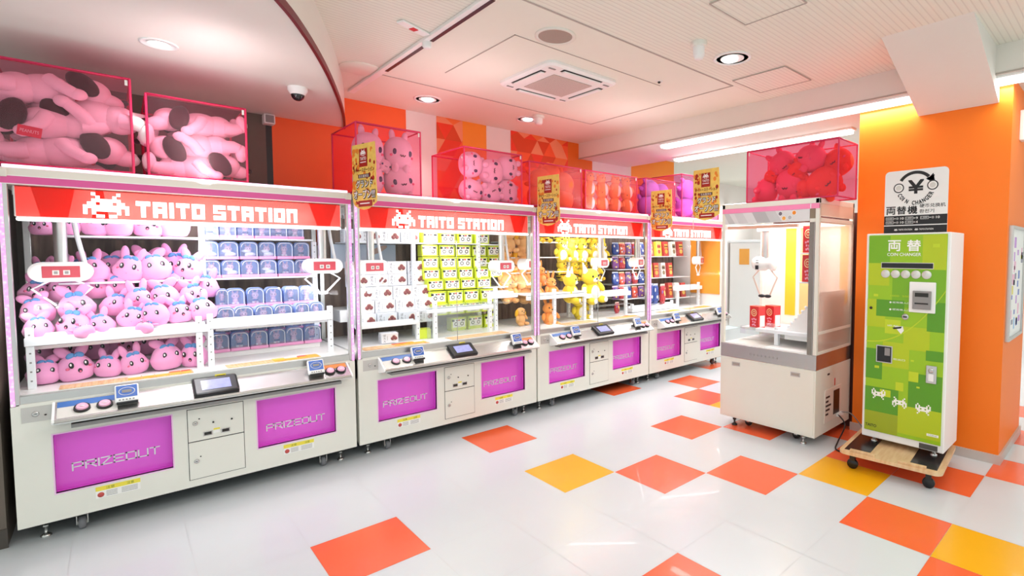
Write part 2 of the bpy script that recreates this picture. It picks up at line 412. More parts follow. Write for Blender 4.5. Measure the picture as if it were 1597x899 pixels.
tr.add([(x, y, ZS-0.012) for x, y in off]+[(x, y, ZS+0.03) for x, y in off]+[(x-0.012, y+0.006, ZS-0.012) for x, y in cv],
       [(i, i+1, n+i+1, n+i) for i in range(n-1)]+[(i, i+1, 2*n+i+1, 2*n+i) for i in range(n-1)], M['maroon'])
struct(tr.build('trim_1'))

# back wall with coloured panels
bw = MB()
bw.box(-4, 6.4, YW, YW+0.12, 0, ZC, M['wallwhite'])
def panel(xa, xb, m, z0=0.0, e=0.002):
    bw.poly([(xa, YW-e, z0), (xb, YW-e, z0), (xb, YW-e, ZC), (xa, YW-e, ZC)], m)
def triangles(xa, xb, seed):
    g = random.Random(seed); cols = [mat('triangle_red', 'f0401c', 0.5), mat('triangle_orange', 'f9632a', 0.5), mat('triangle_deep', 'dc4a14', 0.5), mat('triangle_pale', 'f59a6c', 0.5), mat('triangle_warm', 'f57a35', 0.5)]
    s = 0.19; h = s*0.866; r = 0; z = 1.9
    def clip(p):
        for ax, sg in ((xa, 1), (xb, -1)):
            out = []
            for i in range(len(p)):
                a, b = p[i], p[(i+1) % len(p)]; ia = (a[0]-ax)*sg >= 0; ib = (b[0]-ax)*sg >= 0
                if ia: out.append(a)
                if ia != ib:
                    t = (ax-a[0])/(b[0]-a[0]); out.append((ax, a[1]+(b[1]-a[1])*t))
            p = out
            if len(p) < 3: return None
        return [(x, min(z_, ZC)) for x, z_ in p]
    while z < ZC:
        k = -2
        while xa+k*s < xb+s:
            bx = xa+k*s+(s/2 if r % 2 else 0)
            for p in ([(bx, z), (bx+s, z), (bx+s/2, z+h)], [(bx+s/2, z+h), (bx+s, z), (bx+1.5*s, z+h)]):
                q = clip(p)
                if q: bw.poly([(x, YW-0.003, zz) for x, zz in q], g.choice(cols))
            k += 1
        z += h; r += 1
# order along the wall: orange field, white, triangles, yellow, white, triangles, yellow-orange
panel(-4, 0.955, M['brown'], 0.0); panel(0.955, 1.0, mat('wall_strip_black', '2a2626', 0.4), 1.6); panel(1.0, 2.147, M['orangew'], 1.6); triangles(2.466, 2.764, 3); panel(2.764, 3.055, M['yelloww'], 1.6)  # brown stretch behind the first cabinet: shade painted into the wall colour
triangles(3.375, 4.236, 5); panel(4.236, 4.66, mat('deep_orange_wallpaper', 'e5700e', 0.5), 1.6)
panel(5.42, 6.4, M['yelloww'], 1.6)
struct(bw.build('wall_back'))
# dark side of the alcove beside the first cabinet
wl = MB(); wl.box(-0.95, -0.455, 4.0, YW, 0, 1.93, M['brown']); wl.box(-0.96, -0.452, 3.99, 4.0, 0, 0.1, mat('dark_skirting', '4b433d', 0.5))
struct(wl.build('wall_left'))
# orange pillar
pl = MB(); pl.box(4.588, 5.52, 0.637, 1.65, 0, ZC-0.0, M['orange']); struct(pl.build('wall_right'))
bb = MB(); M['skirt'] = mat('grey_skirting', 'c9bdb6', 0.4)
bb.box(4.574, 4.588, 0.623, 1.664, 0, 0.068, M['skirt']); bb.box(4.588, 5.534, 0.623, 0.637, 0, 0.068, M['skirt'])
struct(bb.build('baseboard_right'))
pt = MB(); pt.box(4.66, 5.5, 1.655, 2.45, 0, 1.88, mat('dark_partition', '5a2a22', 0.6)); struct(pt.build('wall_behind'))
# dropped beam carrying the light lines
bm_ = MB(); ZB = 2.755
bm_.box(XB, 5.35, -3.5, YW, ZB, ZC, M['fascia']); bm_.box(XB-0.006, XB+0.01, -3.5, YW, ZB-0.006, ZB+0.008, M['joint'])
struct(bm_.build('ceiling_beam'))
# sloping bulkhead against the pillar
bk = MB()
A0, A1 = Vector((3.71, 1.215, ZC)), Vector((3.71, 0.715, ZC)); B0, B1 = Vector((4.585, 1.215, 2.598)), Vector((4.585, 0.715, 2.598))
bk.add([A0, A1, B0, B1, (4.585, 1.215, ZC), (4.585, 0.715, ZC)], [(0, 1, 3, 2), (0, 2, 4), (1, 5, 3), (0, 4, 5, 1), (2, 3, 5, 4)], M['fascia'])
struct(bk.build('ceiling_bulkhead'))
# bright hall beyond
wf = MB(); wf.box(10.3, 10.4, -3.5, 9.5, 0, ZC, M['wallwhite']); struct(wf.build('wall_far'))
wf = MB(); wf.box(6.4, 10.4, 5.9, 6.0, 0, ZC, M['wallwhite']); wf.box(6.3, 6.4, YW+0.12, 5.9, 0, ZC, M['wallwhite']); struct(wf.build('wall_beyond'))

# strip lights on the beam
def strip_light(x, ya, yb_, z, w, label, watts):
    t = thing('strip_light', label, 'ceiling light', (x, (ya+yb_)/2, z), group='strip lights on the beam')
    h = abs(ya-yb_)/2
    MB().box(-w/2-0.01, w/2+0.01, -h, h, 0.03, 0.05, M['white'], 0.004).build('housing', t)
    MB().box(-w/2, w/2, -h+0.02, h-0.02, 0, 0.03, M['lamp'], 0.012).build('diffuser', t)
    area('strip_light_glow', (x, (ya+yb_)/2, z-0.01), (x, (ya+yb_)/2, 0), w, 2*h, watts, WHITE_L)
strip_light(4.52, 3.74, 0.10, 2.705, 0.11, 'long white strip light along the near edge of the beam, over the orange pillar', 26)
strip_light(5.28, 4.15, 1.95, 2.705, 0.11, 'white strip light along the far edge of the beam, over the small claw machine', 20)
strip_light(9.2, 6.1, 4.6, 2.5, 0.1, 'distant white strip light glowing in the bright hall beyond', 12)

# downlights
def downlight(p, r, tilt, label, watts, col=WHITE_L, lit=True):
    t = thing('downlight', label, 'ceiling light', p, group='round downlights')
    MB().lathe([(r, 0), (r, -0.006), (r*0.86, -0.008), (r*0.84, 0.0), (r*0.62, 0.0)], (0, 0, 0), M['white'], 32).build('trim_ring', t)
    cup = MB(); cup.lathe([(r*0.62, -0.003), (r*0.5, 0.0), (0.0, 0.0)], (0, 0, -0.001), M['white'], 32); cup.build('reflector', t)
    b = MB(); b.ell((0, tilt, -0.006), (r*0.42, r*0.42, r*0.12), M['lamp'], seg=20, ring=8); b.build('lamp', t)
    l = bpy.data.lights.new('downlight_glow', 'SPOT'); l.energy = watts; l.spot_size = R(110); l.spot_blend = 0.6; l.shadow_soft_size = 0.06; l.color = col
    o = bpy.data.objects.new('downlight_glow', l); C.objects.link(o); o.location = (p[0], p[1]+tilt, p[2]-0.04)
p = atz(248, 68, ZS); downlight(p, 0.085, 0, 'lit round downlight in the lowered soffit above the two big dog bags', 11)
p = atz(667, 155, ZC); downlight(p, 0.125, 0, 'round downlight above the white wall stripe behind the second cabinet', 18)
p = atz(823, 186, ZC); downlight(p, 0.125, 0, 'small looking downlight beside a ceiling detector near the back wall', 14)
p = atz(1142, 91, ZC); downlight(p, 0.135, 0.02, 'round downlight in the ribbed ceiling beside the white ceiling sensor', 24)

# other ceiling fittings
p = atz(866, 56, ZC); t = thing('ceiling_speaker', 'round brown ceiling speaker beside the air conditioner', 'speaker', p)
MB().lathe([(0.135, 0), (0.135, -0.006), (0.115, -0.01), (0.11, -0.004)], (0, 0, 0), M['cream'], 40).build('rim', t)
MB().lathe([(0.112, -0.005), (0.08, -0.009), (0.0, -0.011)], (0, 0, 0), mat('speaker_mesh', 'a8968a', 0.6, vary=0.2, scale=220, bump=0.4), 40).build('grille', t)
# air conditioner cassette
t = thing('air_conditioner', 'white ceiling cassette air conditioner with grey intake grille', 'air conditioner', (2.715, 3.36, ZC))
h = 0.36
b = MB()
def rrect(h, r, n=6):
    return [(sx*(h-r)+r*math.cos(a), sy*(h-r)+r*math.sin(a)) for sx, sy, a0 in ((1, 1, 0), (-1, 1, PI/2), (-1, -1, PI), (1, -1, 1.5*PI)) for a in [a0+PI/2*i/n for i in range(n+1)]]
o1, o2, o3 = rrect(h, 0.07), rrect(h-0.02, 0.06), rrect(h-0.13, 0.03); k = len(o1)
b.add([(x, y, 0) for x, y in o1]+[(x, y, -0.02) for x, y in o1]+[(x, y, -0.032) for x, y in o2]+[(x, y, -0.036) for x, y in o3],
      [(a*k+i, a*k+(i+1) % k, (a+1)*k+(i+1) % k, (a+1)*k+i) for a in range(3) for i in range(k)]+[tuple(range(3*k, 4*k))], M['white'])
b.build('panel', t)
for q in range(4):
    T = Matrix.Rotation(q*PI/2, 4, 'Z')
    v = MB(); v.box(-0.2, 0.2, h-0.085, h-0.035, -0.0362, -0.0335, M['black'], 0, T); sl = v.build('outlet_slot', t)
    v = MB(); v.box(-0.19, 0.19, h-0.08, h-0.042, -0.05, -0.0375, M['white'], 0.004, T @ Matrix.Translation((0, 0, 0))); v.build('louver', sl)
MB().box(-0.2, 0.2, -0.2, 0.2, -0.041, -0.036, mat('intake_grille', 'c4b4ac', 0.6, vary=0.25, scale=120, bump=0.5), 0.001).build('intake_grille', t)
for sx, sy in ((1, 1), (-1, 1), (-1, -1), (1, -1)):
    v = MB(); v.box(sx*h*0.78-0.03, sx*h*0.78+0.03, sy*h*0.78-0.008, sy*h*0.78+0.008, -0.038, -0.033, M['grey'], 0, Matrix.Identity(4)); v.build('corner_clip', t)
# dome camera
p = atz(464, 137, ZS); t = thing('dome_camera', 'small white dome security camera under the soffit', 'security camera', p)
MB().lathe([(0.062, 0), (0.062, -0.02), (0.05, -0.04), (0.043, -0.05)], (0, 0, 0), M['white'], 28).build('housing', t)
MB().ell((0, 0, -0.046), (0.043, 0.043, 0.045), mat('smoked_dome', '1c1a1d', 0.08, coat=0.5), seg=20, ring=12).build('dome', t)
# detectors
def detector(p, r, hgt, label):
    t = thing('ceiling_sensor', label, 'sensor', p)
    MB().lathe([(r, 0), (r, -hgt*0.25), (r*0.85, -hgt*0.3), (0, -hgt*0.3)], (0, 0, 0), M['cream'], 24).build('base', t)
    MB().lathe([(r*0.72, -hgt*0.28), (r*0.7, -hgt*0.8), (r*0.5, -hgt), (0, -hgt)], (0, 0, 0), M['white'], 24).build('cap', t)
detector(atz(1090, 66, ZC), 0.055, 0.11, 'white cup shaped sensor hanging from the ribbed ceiling')
detector(atz(840, 181, ZC), 0.06, 0.09, 'white cup shaped sensor beside the small looking downlight')
p = atz(1028, 127, ZC); b = MB(); b.lathe([(0.03, 0), (0.03, -0.004), (0.02, -0.006)], p, M['white'], 20); b.ell(p+Vector((0, 0, -0.008)), (0.012, 0.012, 0.01), M['dark'], seg=10, ring=6)
tag(b.build('sprinkler_head'), 'tiny concealed sprinkler in the plain ceiling field', 'sprinkler')
p = atz(562, 107, ZC); b = MB(); b.lathe([(0.15, 0), (0.15, -0.004), (0.146, -0.007), (0, -0.008)], p, M['ceil'], 40)
tag(b.build('ceiling_cover'), 'round blank ceiling cover plate beside the soffit', 'cover plate')
p = atz(645, 42, ZC); t = thing('alarm_plate', 'small white plate with a red square on the ceiling', 'fixture', p, (0, 0, R(20)))
MB().box(-0.11, 0.11, -0.03, 0.03, -0.015, 0, M['white'], 0.005).build('plate', t)
MB().box(-0.02, 0.02, -0.02, 0.02, -0.018, -0.015, mat('red_mark', 'd0161c', 0.4)).build('red_mark', t)
t = thing('ceiling_track', 'long white ceiling track with a dark slot', 'track', (1.555, 3.28, ZC))
MB().box(-0.03, 0.022, -0.78, 1.5, -0.022, 0, M['white'], 0.003).build('rail', t); 
MB().box(0.002, 0.026, -0.78, -0.02, -0.0245, -0.0215, M['black']).build('slot', t); MB().box(0.002, 0.026, 0.06, 0.75, -0.0245, -0.0215, M['black']).build('slot', t)
MB().lathe([(0.03, 0), (0.03, -0.03), (0.022, -0.04), (0, -0.04)], (0.0, 0.02, -0.02), M['white'], 16).build('connector', t)
def hatch(xa, xb, ya, yb_, label):
    b = MB(); b.box(xa, xb, ya, yb_, ZC-0.006, ZC+0.001, M['rib']); o = b.build('access_hatch'); tag(o, label, 'ceiling hatch')
    e = MB()
    for q in ((xa, xb, ya-0.004, ya+0.004), (xa, xb, yb_-0.004, yb_+0.004), (xa-0.004, xa+0.004, ya, yb_), (xb-0.004, xb+0.004, ya, yb_)):
        e.box(q[0], q[1], q[2], q[3], ZC-0.009, ZC-0.004, M['joint'])
    e.build('edge_trim', o)
hatch(2.50, 2.885, 1.34, 1.725, 'square ceiling hatch in the ribbed ceiling, cut off by the top picture edge')
hatch(3.73, 4.175, 1.89, 2.34, 'square ceiling hatch in the ribbed ceiling beyond the lit downlight')
# poster frame and wall device on the far side of the pillar
t = thing('poster_frame', 'silver framed colourful poster on the narrow side of the orange pillar', 'poster', (4.96, 0.637, 1.31))
b = MB()
for q in ((-0.31, 0.31, 0.40, 0.42), (-0.31, 0.31, -0.42, -0.40), (-0.31, -0.29, -0.4, 0.4), (0.29, 0.31, -0.4, 0.4)): b.box(q[0], q[1], -0.025, 0, q[2], q[3], M['alu'])
b.build('frame', t)
b = MB(); b.box(-0.29, 0.29, -0.012, -0.002, -0.4, 0.4, M['paper']); g = random.Random(4)
for i in range(26):
    x, z = g.uniform(-0.27, 0.2), g.uniform(-0.38, 0.3); c = g.choice(['c58fd8', '6d7fc4', 'f0b6cf', '8c8ca0', 'e3d35f', '99c4e8'])
    b.box(x, x+g.uniform(0.04, 0.09), -0.0135, -0.012, z, z+g.uniform(0.03, 0.09), mat('print_'+c, c, 0.4))
b.build('poster', t)
t = thing('wall_device', 'small white and black device high on the orange pillar', 'wall device', (4.95, 0.637, 2.48))
MB().box(-0.05, 0.05, -0.03, 0, -0.11, 0.11, M['white'], 0.006).build('housing', t); MB().box(-0.03, 0.03, -0.034, -0.03, -0.09, -0.02, M['black'], 0.002).build('lens_cover', t)
# the hall beyond: a white counter and a shelf with an orange display
t = thing('display_shelf', 'distant white display unit with an orange picture', 'display', (9.6, 5.5, 0))
MB().box(-0.3, 0.3, -0.9, 0.35, 0, 1.75, M['white'], 0.01).build('cabinet', t)
MB().box(-0.32, 0.32, -0.92, 0.37, 1.75, 1.8, M['whitem'], 0.005).build('top', t)
MB().box(-0.31, -0.295, -0.1, 0.12, 1.3, 1.62, mat('orange_print', 'f0a63c', 0.5)).build('picture', t)

p = at(420, 187, 4.98); t = thing('wall_speaker', 'small white box fixed under the soffit behind the second dog bag', 'speaker', (p.x, 5.05, p.z))
MB().box(-0.04, 0.04, -0.09, 0, -0.035, 0.045, M['white'], 0.008).build('housing', t); MB().box(-0.03, 0.03, -0.0915, -0.09, -0.025, 0.035, M['pale'] if 'pale' in M else M['grey'], 0.001).build('grille', t)
# ------------------------------------------------------------------ the four big crane cabinets
YF = 3.92; DEP = 0.93; ZF = 0.797
def led_mat():
    m = bpy.data.materials.new('dotted_light_tape'); m.use_nodes = True; nt = m.node_tree; N = nt.nodes; L = nt.links; b = N['Principled BSDF']
    tc = N.new('ShaderNodeTexCoord'); v = N.new('ShaderNodeTexVoronoi'); v.inputs['Scale'].default_value = 55
    cr = N.new('ShaderNodeValToRGB'); cr.color_ramp.elements[0].color = (1, 0.62, 0.93, 1); cr.color_ramp.elements[1].color = (0.9, 0.10, 0.66, 1); cr.color_ramp.elements[1].position = 0.6
    L.new(tc.outputs['Object'], v.inputs['Vector']); L.new(v.outputs['Distance'], cr.inputs[0])
    b.inputs['Base Color'].default_value = (0.9, 0.5, 0.8, 1); L.new(cr.outputs[0], b.inputs['Emission Color']); b.inputs['Emission Strength'].default_value = 1.1
    return m
M['leddot'] = led_mat()
M['screen'] = mat('lcd_screen', '8f93c4', 0.15, vary=0.25, scale=40, emit=0.25)
M['bluescreen'] = mat('reader_face_blue', '3f66b4', 0.2, vary=0.1, emit=0.1)
M['btnpink'] = mat('button_pink', 'f3b6cf', 0.2, vary=0.15, scale=60)
M['orangeband'] = mat('orange_band', 'e48a4a', 0.35); M['led7'] = mat('display_red', 'b84450', 0.3, emit=0.15); M['ink'] = mat('black_ink', '1b191b', 0.5)
M['pale'] = mat('pale_display', 'd9d6cf', 0.3)
M['tube'] = mat('sign_tube', 'fff4fa', 0.5, vary=0, emit=15.0)
def lock(b, x, y, z, r=0.014):
    b.lathe([(r, 0), (r, 0.004), (r*0.7, 0.007), (r*0.5, 0.006), (0, 0.006)], (x, y, z), M['steel'], 18, 'Y'); b.box(x-r*0.3, x+r*0.3, y-0.0075, y-0.006, z-0.001, z+0.001, M['ink'])
def crane(t, x, y, z, zt, s=1.0, turn=0.0, W=1.6):
    """trolley, mast, round headed grabber with two bent arms"""
    c = MB(); c.box(x-0.05, x+0.05, y-0.06, y+0.06, zt-0.04, zt, M['whitem'], 0.006); c.box(max(0.05, x-0.22), min(W-0.05, x+0.22), y+0.05, y+0.08, zt-0.03, zt, M['alu'])
    c = c.build('crane', t)
    m = MB(); m.cyl((x, y, z+0.03), (x, y, zt-0.03), 0.030*s, M['alu'], 20); m.cyl((x, y, z+0.03), (x, y, z+0.05), 0.042*s, M['whitem'], 20)
    m.tube([(x+0.05*s, y+0.02, zt-0.04), (x+0.07*s, y+0.02, (z+zt)/2), (x+0.10*s, y+0.02, z+0.03)], 0.012*s, M['whitem'], 8); m.build('mast', c)
    h = MB(); T = Matrix.Translation((x, y, z)) @ Matrix.Rotation(turn, 4, 'Z')
    w, hh = 0.135*s, 0.058*s
    prof = [(math.cos(a)*hh+(w-hh)*(1 if math.cos(a) >= 0 else -1), math.sin(a)*hh) for a in [2*PI*(i+0.5)/28 for i in range(28)]]
    h.prism([(px_, -0.05*s, pz_) for px_, pz_ in prof], (0, 0.1*s, 0), M['white'], T)
    h.prism([(px_*0.93, -0.06*s, pz_*0.84) for px_, pz_ in prof], (0, 0.12*s, 0), M['white'], T); h.build('grabber_head', c)
    d = MB(); d.box(-0.078*s, 0.078*s, -0.0645*s, -0.06*s, -0.034*s, 0.034*s, M['led7'], 0.006*s, T)
    for q in (-0.022, 0.022):
        d.box(q*s-0.014*s, q*s+0.014*s, -0.066*s, -0.0644*s, -0.018*s, 0.010*s, M['pale'], 0, T)
        d.box(q*s-0.008*s, q*s+0.008*s, -0.0668*s, -0.066*s, -0.012*s, 0.004*s, M['grey'], 0, T)
    d.build('display', c)
    for q in (-1, 1):
        a = MB(); pts = [Vector((q*0.05*s, 0, -0.05*s)), Vector((q*0.125*s, 0, -0.10*s)), Vector((q*0.03*s, 0, -0.20*s))]
        a.tube([T @ p for p in pts], 0.0075*s, M['whitem'], 8); e = T @ Vector((q*0.018*s, 0, -0.213*s)); a.ell(e, (0.018*s, 0.022*s, 0.012*s), M['whitem'], seg=10, ring=6); a.build('claw_arm', c)
def cabinet(name, label, X0, X1, turn=0.0, cranes=((0.19, 1.425), (1.56, 1.435))):
    W = X1-X0; k = W/1.66
    t = thing(name, label, 'crane game', (X0, YF, 0), group='big prize crane cabinets')
    p = [(0.142*k, 0.622*k), (1.05*k, 1.52*k)]; z0, z1 = 0.252, 0.569
    # lower body with the two openings left free
    b = MB(); xs = [0, p[0][0], p[0][1], p[1][0], p[1][1], W]; zs = [0.104, z0, z1, 0.745]
    for i in range(5):
        for j in range(3):
            if i in (1, 3) and j == 1: continue
            b.box(xs[i], xs[i+1], 0, 0.02, zs[j], zs[j+1], M['cream'])
    b.box(0, W, 0.085, DEP, 0.104, 0.745, M['cream']); b.box(0, 0.012, 0.02, 0.085, 0.104, 0.745, M['cream']); b.box(W-0.012, W, 0.02, 0.085, 0.104, 0.745, M['cream'])
    b.box(0, W, 0.02, 0.085, 0.104, 0.12, M['cream']); b.box(0, W, 0.02, 0.085, 0.6, 0.745, M['cream'])
    b.box(0.01, W-0.01, 0.01, DEP, 0.098, 0.104, M['dark'])
    body = b.build('lower_body', t)
    for x, z in ((0.085, 0.695), (W-0.085, 0.695)):
        b = MB(); b.box(x-0.05, x+0.07 if x < 1 else x+0.05, -0.0015, 0, 0.655, 0.735, mat('lock_plate', 'c9c4bf', 0.3, 0.5)); lock(b, x, -0.0015, z); b.ell((x+0.035, -0.004, z-0.01), (0.005, 0.003, 0.004), M['ink'], seg=8, ring=6); b.build('lock', t)
    for xa, xb in p:
        d = MB(); y1 = 0.06
        d.poly([(xa, y1, z0), (xb, y1, z0), (xb, y1, z1), (xa, y1, z1)], M['magenta'])
        for q in ([(xa, 0.0, z0), (xa, y1, z0), (xa, y1, z1), (xa, 0.0, z1)], [(xb, y1, z0), (xb, 0.0, z0), (xb, 0.0, z1), (xb, y1, z1)], [(xa, 0, z0), (xb, 0, z0), (xb, y1, z0), (xa, y1, z0)], [(xa, y1, z1), (xb, y1, z1), (xb, 0, z1), (xa, 0, z1)]):
            d.poly(q, M['magenta'])
        e = 0.006
        for q in ((xa-e, xb+e, z1, z1+e), (xa-e, xb+e, z0-e, z0), (xa-e, xa, z0, z1), (xb, xb+e, z0, z1)): d.box(q[0], q[1], -0.002, 0.004, q[2], q[3], mat('pink_rim', 'f3c3ea', 0.3))
        d.box((xa+xb)/2+0.02, (xa+xb)/2+0.07, 0.05, 0.06, z1-0.008, z1-0.002, M['ink'])
        d = d.build('prize_door', t)
        l = MB(); put_strokes(l, 'PRIZEOUT', (xa+(xb-xa)*0.13, y1-0.001, z0+0.088), (1, 0, 0), (0, 0, 1), (xb-xa)*0.75, 0.040, M['silver'], 0.17); l.build('lettering', d)
        s = MB(); xm = (xa+xb)/2
        s.box(xm-0.092, xm+0.092, -0.001, 0, 0.172, 0.212, M['paper']); s.box(xm-0.092, xm+0.092, -0.0012, 0, 0.212, 0.236, M['yellowst'])
        s.lathe([(0.014, 0), (0.014, 0.001), (0, 0.001)], (xm-0.072, -0.001, 0.190), mat('warn_red', 'c8504a', 0.5), 12, 'Y')
        for q in range(4): s.box(xm-0.05, xm-0.005, -0.0016, -0.001, 0.178+q*0.008, 0.1805+q*0.008, M['grey']); s.box(xm+0.012, xm+0.08, -0.0016, -0.001, 0.178+q*0.008, 0.1805+q*0.008, M['grey'])
        put_text(s, '注意', (xm-0.05, -0.0016, 0.2165), (1, 0, 0), (0, 0, 1), 0.035, 0.015, mat('warn_green', '6f8a2a', 0.5)); put_text(s, '注意', (xm+0.035, -0.0016, 0.2165), (1, 0, 0), (0, 0, 1), 0.03, 0.015, mat('warn_green', '6f8a2a', 0.5))
        s.build('warning_sticker', t)
    # service doors
    xa, xb = 0.697*k, 0.975*k
    for za, zb, up in ((0.384, 0.582, True), (0.150, 0.379, False)):
        d = MB(); d.box(xa-0.003, xb+0.003, -0.0008, 0.0, za-0.003, zb+0.003, M['ink']); d.box(xa, xb, -0.004, 0.001, za, zb, M['cream'], 0.002); d = d.build('service_door', t)
        l = MB(); lock(l, xa+0.035, -0.004, za+0.11, 0.013); l.ell((xa+0.055, -0.005, za+0.135), (0.004, 0.003, 0.004), M['ink'], seg=8, ring=6); l.build('door_lock', d)
        if up:
            l = MB()
            for q in (0.34, 0.66):
                xm = xa+(xb-xa)*q; l.box(xm-0.023, xm+0.023, -0.007, -0.004, za+0.022, za+0.05, M['steel'], 0.002); l.box(xm-0.018, xm+0.018, -0.0075, -0.007, za+0.027, za+0.045, M['dark'])
            xm = (xa+xb)/2; l.box(xm-0.016, xm+0.016, -0.0046, -0.004, za+0.03, za+0.045, M['paper']); l.box(xm-0.016, xm+0.016, -0.0046, -0.004, za+0.05, za+0.06, M['yellowst']); l.build('coin_slot', d)
            for q in (0.44, 0.78):
                l = MB(); l.lathe([(0.005, 0), (0.005, 0.006), (0, 0.006)], (xa+(xb-xa)*q, -0.004, za+0.1), M['dark'], 12, 'Y'); l.build('reject_button', d)
    # console
    c = MB(); ca, cb = 0.155*k, 1.60*k
    prof = [(0, 0.742), (-0.118, 0.672), (-0.125, 0.660), (-0.122, 0.650), (-0.03, 0.628), (0, 0.628)]
    c.prism([(ca, y, z) for y, z in prof], (cb-ca, 0, 0), M['steel']); c.prism([(ca-0.008, y, z+0.002) for y, z in prof], (0.01, 0, 0), M['white']); c.prism([(cb-0.002, y, z+0.002) for y, z in prof], (0.01, 0, 0), M['white'])
    c.box(ca+0.06, cb-0.06, -0.09, 0, 0.612, 0.632, M['grey']); c.box(ca, cb, -0.128, -0.118, 0.649, 0.657, M['alu'])
    sl = (0.742-0.672)/0.118; Q = lambda x, u, h=0.001: Vector((x, -0.118*u, 0.742-0.118*u*sl+h))
    c.poly([Q(ca+0.01, 0.95), Q(ca+0.24*k, 0.95), Q(ca+0.24*k, 0.06), Q(ca+0.01, 0.06)], M['pale'])
    c.poly([Q(ca+0.01, 0.36, 0.0016), Q(ca+0.27*k, 0.36, 0.0016), Q(ca+0.27*k, 0.05, 0.0016), Q(ca+0.01, 0.05, 0.0016)], M['blue'])
    c.poly([Q(cb-0.23*k, 0.36, 0.0016), Q(cb-0.01, 0.36, 0.0016), Q(cb-0.01, 0.05, 0.0016), Q(cb-0.23*k, 0.05, 0.0016)], M['orangeband'])
    c = c.build('console', t); nrm = Vector((0, -sl, 1)).normalized()
    for x in (0.258*k, 0.345*k, 1.475*k, 1.545*k):
        q = Q(x, 0.55, 0); b = MB(); b.cyl(q, q+nrm*0.012, 0.034, M['black'], 24, 0.032); b.cyl(q+nrm*0.012, q+nrm*0.02, 0.025, M['btnpink'], 24, 0.022); b.ell(q+nrm*0.0195, (0.012, 0.008, 0.0015), M['white'], seg=10, ring=4); b.build('button', c)
    for x in (0.435*k, 1.385*k):
        q = Q(x, 0.55, 0); T = Matrix.Translation(q+Vector((0, -0.01, 0.045))) @ Matrix.Rotation(R(-24), 4, 'X')
        b = MB(); b.box(-0.05, 0.05, -0.008, 0.022, -0.045, 0.055, M['white'], 0.008, T); b.box(-0.044, 0.044, -0.06, 0.03, 0.0, 0.012, M['black'], 0.003, Matrix.Translation(q-Vector((0, -0.015, 0.001)))); b.box(-0.035, 0.035, 0.02, 0.05, -0.045, 0.03, M['black'], 0.004, T); b = b.build('card_reader', c)
        s = MB(); s.box(-0.043, 0.043, -0.0095, -0.008, -0.018, 0.048, M['bluescreen'], 0.001, T); s.lathe([(0.03, 0), (0.03, 0.0008), (0.027, 0.0008), (0.027, 0)], (0, 0, 0), M['pale'], 20, 'Y')
        for i in range(len(s.v)-80, len(s.v)): s.v[i] = tuple(T @ (Vector((s.v[i][0]*1.15, s.v[i][1]-0.0095, s.v[i][2]*0.75+0.015))))
        s.box(-0.02, 0.02, -0.0112, -0.0095, 0.008, 0.024, M['grey'], 0, T)
        for i in range(5): s.box(-0.034+i*0.014, -0.026+i*0.014, -0.009, -0.008, -0.034, -0.027, M['grey'], 0, T)
        s.build('screen', b)
    q = Q(0.835*k, 0.5, 0.012); T = Matrix.Translation(q) @ Matrix.Rotation(math.atan(sl), 4, 'X')
    b = MB(); b.box(-0.112, 0.112, -0.075, 0.075, -0.015, 0.018, M['black'], 0.012, T); b.box(-0.1, 0.1, -0.072, 0.05, -0.045, -0.012, M['white'], 0.004, T); b = b.build('touch_panel', c)
    s = MB(); s.box(-0.072, 0.072, -0.042, 0.042, 0.018, 0.0195, M['screen'], 0.0, T); s.build('screen', b)
    # glass case
    b = MB(); b.box(0.02, W-0.02, 0.006, 0.03, 0.745, 0.792, M['alu']); b.box(0.02, W-0.02, 0.0, 0.03, 0.745, 0.753, M['cream']); b.build('glass_sill', t)
    b = MB(); b.box(W*0.517-0.02, W*0.517+0.035, 0.003, 0.006, 0.757, 0.777, M['yellowst']); b.box(W*0.517-0.012, W*0.517+0.03, 0.002, 0.003, 0.763, 0.771, mat('sticker_print', '8a7a2c', 0.5)); b.build('sticker', t)
    for xa_, xb_ in ((0.0, 0.034), (W-0.034, W)):
        for ya_, yb_ in ((0.0, 0.034), (DEP-0.034, DEP)): MB().box(xa_, xb_, ya_, yb_, 0.745, 1.885, M['alu'], 0.003).build('corner_post', t)
    for xa_ in (0.003, W-0.017): MB().box(xa_, xa_+0.014, -0.006, 0.0, 0.75, 1.88, M['leddot']).build('light_tape', t)
    b = MB(); b.box(0, W, 0, DEP, 1.92, 1.965, M['cream2'], 0.004); b.box(0.01, W-0.01, 0.01, DEP-0.01, 1.88, 1.92, M['cream2']); b.build('roof', t)
    b = MB(); b.box(0.0, W, -0.003, 0.01, 1.884, 1.921, M['pinkstrip']); b.box(0, W, -0.004, 0.0, 1.88, 1.884, M['white']); b.box(0.0, W, -0.004, 0.01, 1.921, 1.925, M['white']); b.build('pink_band', t)
    MB().box(0.02, W-0.02, -0.004, 0.012, 1.965, 1.979, M['ledwhite'], 0.003).build('light_tape', t)
    for x in (0.017, W-0.017): MB().box(x-0.02, x+0.02, -0.012, 0.0, 1.915, 1.955, M['cream2'], 0.004).build('corner_cap', t)
    MB().poly([(0.034, 0.016, 0.79), (W-0.034, 0.016, 0.79), (W-0.034, 0.016, 1.885), (0.034, 0.016, 1.885)], M['glass']).build('front_glass', t)
    if turn: MB().box(W*0.5-0.002, W*0.5+0.002, 0.0135, 0.0155, 0.79, 1.885, M['grey']).build('glass_joint', t)
    for x in (0.017, W-0.017): MB().poly([(x, 0.034, 0.76), (x, DEP-0.034, 0.76), (x, DEP-0.034, 1.885), (x, 0.034, 1.885)], M['glass']).build('side_glass', t)
    b = MB(); b.box(0.0, W, 0.03, DEP, 0.745, ZF, M['white']); b.build('floor_panel', t)
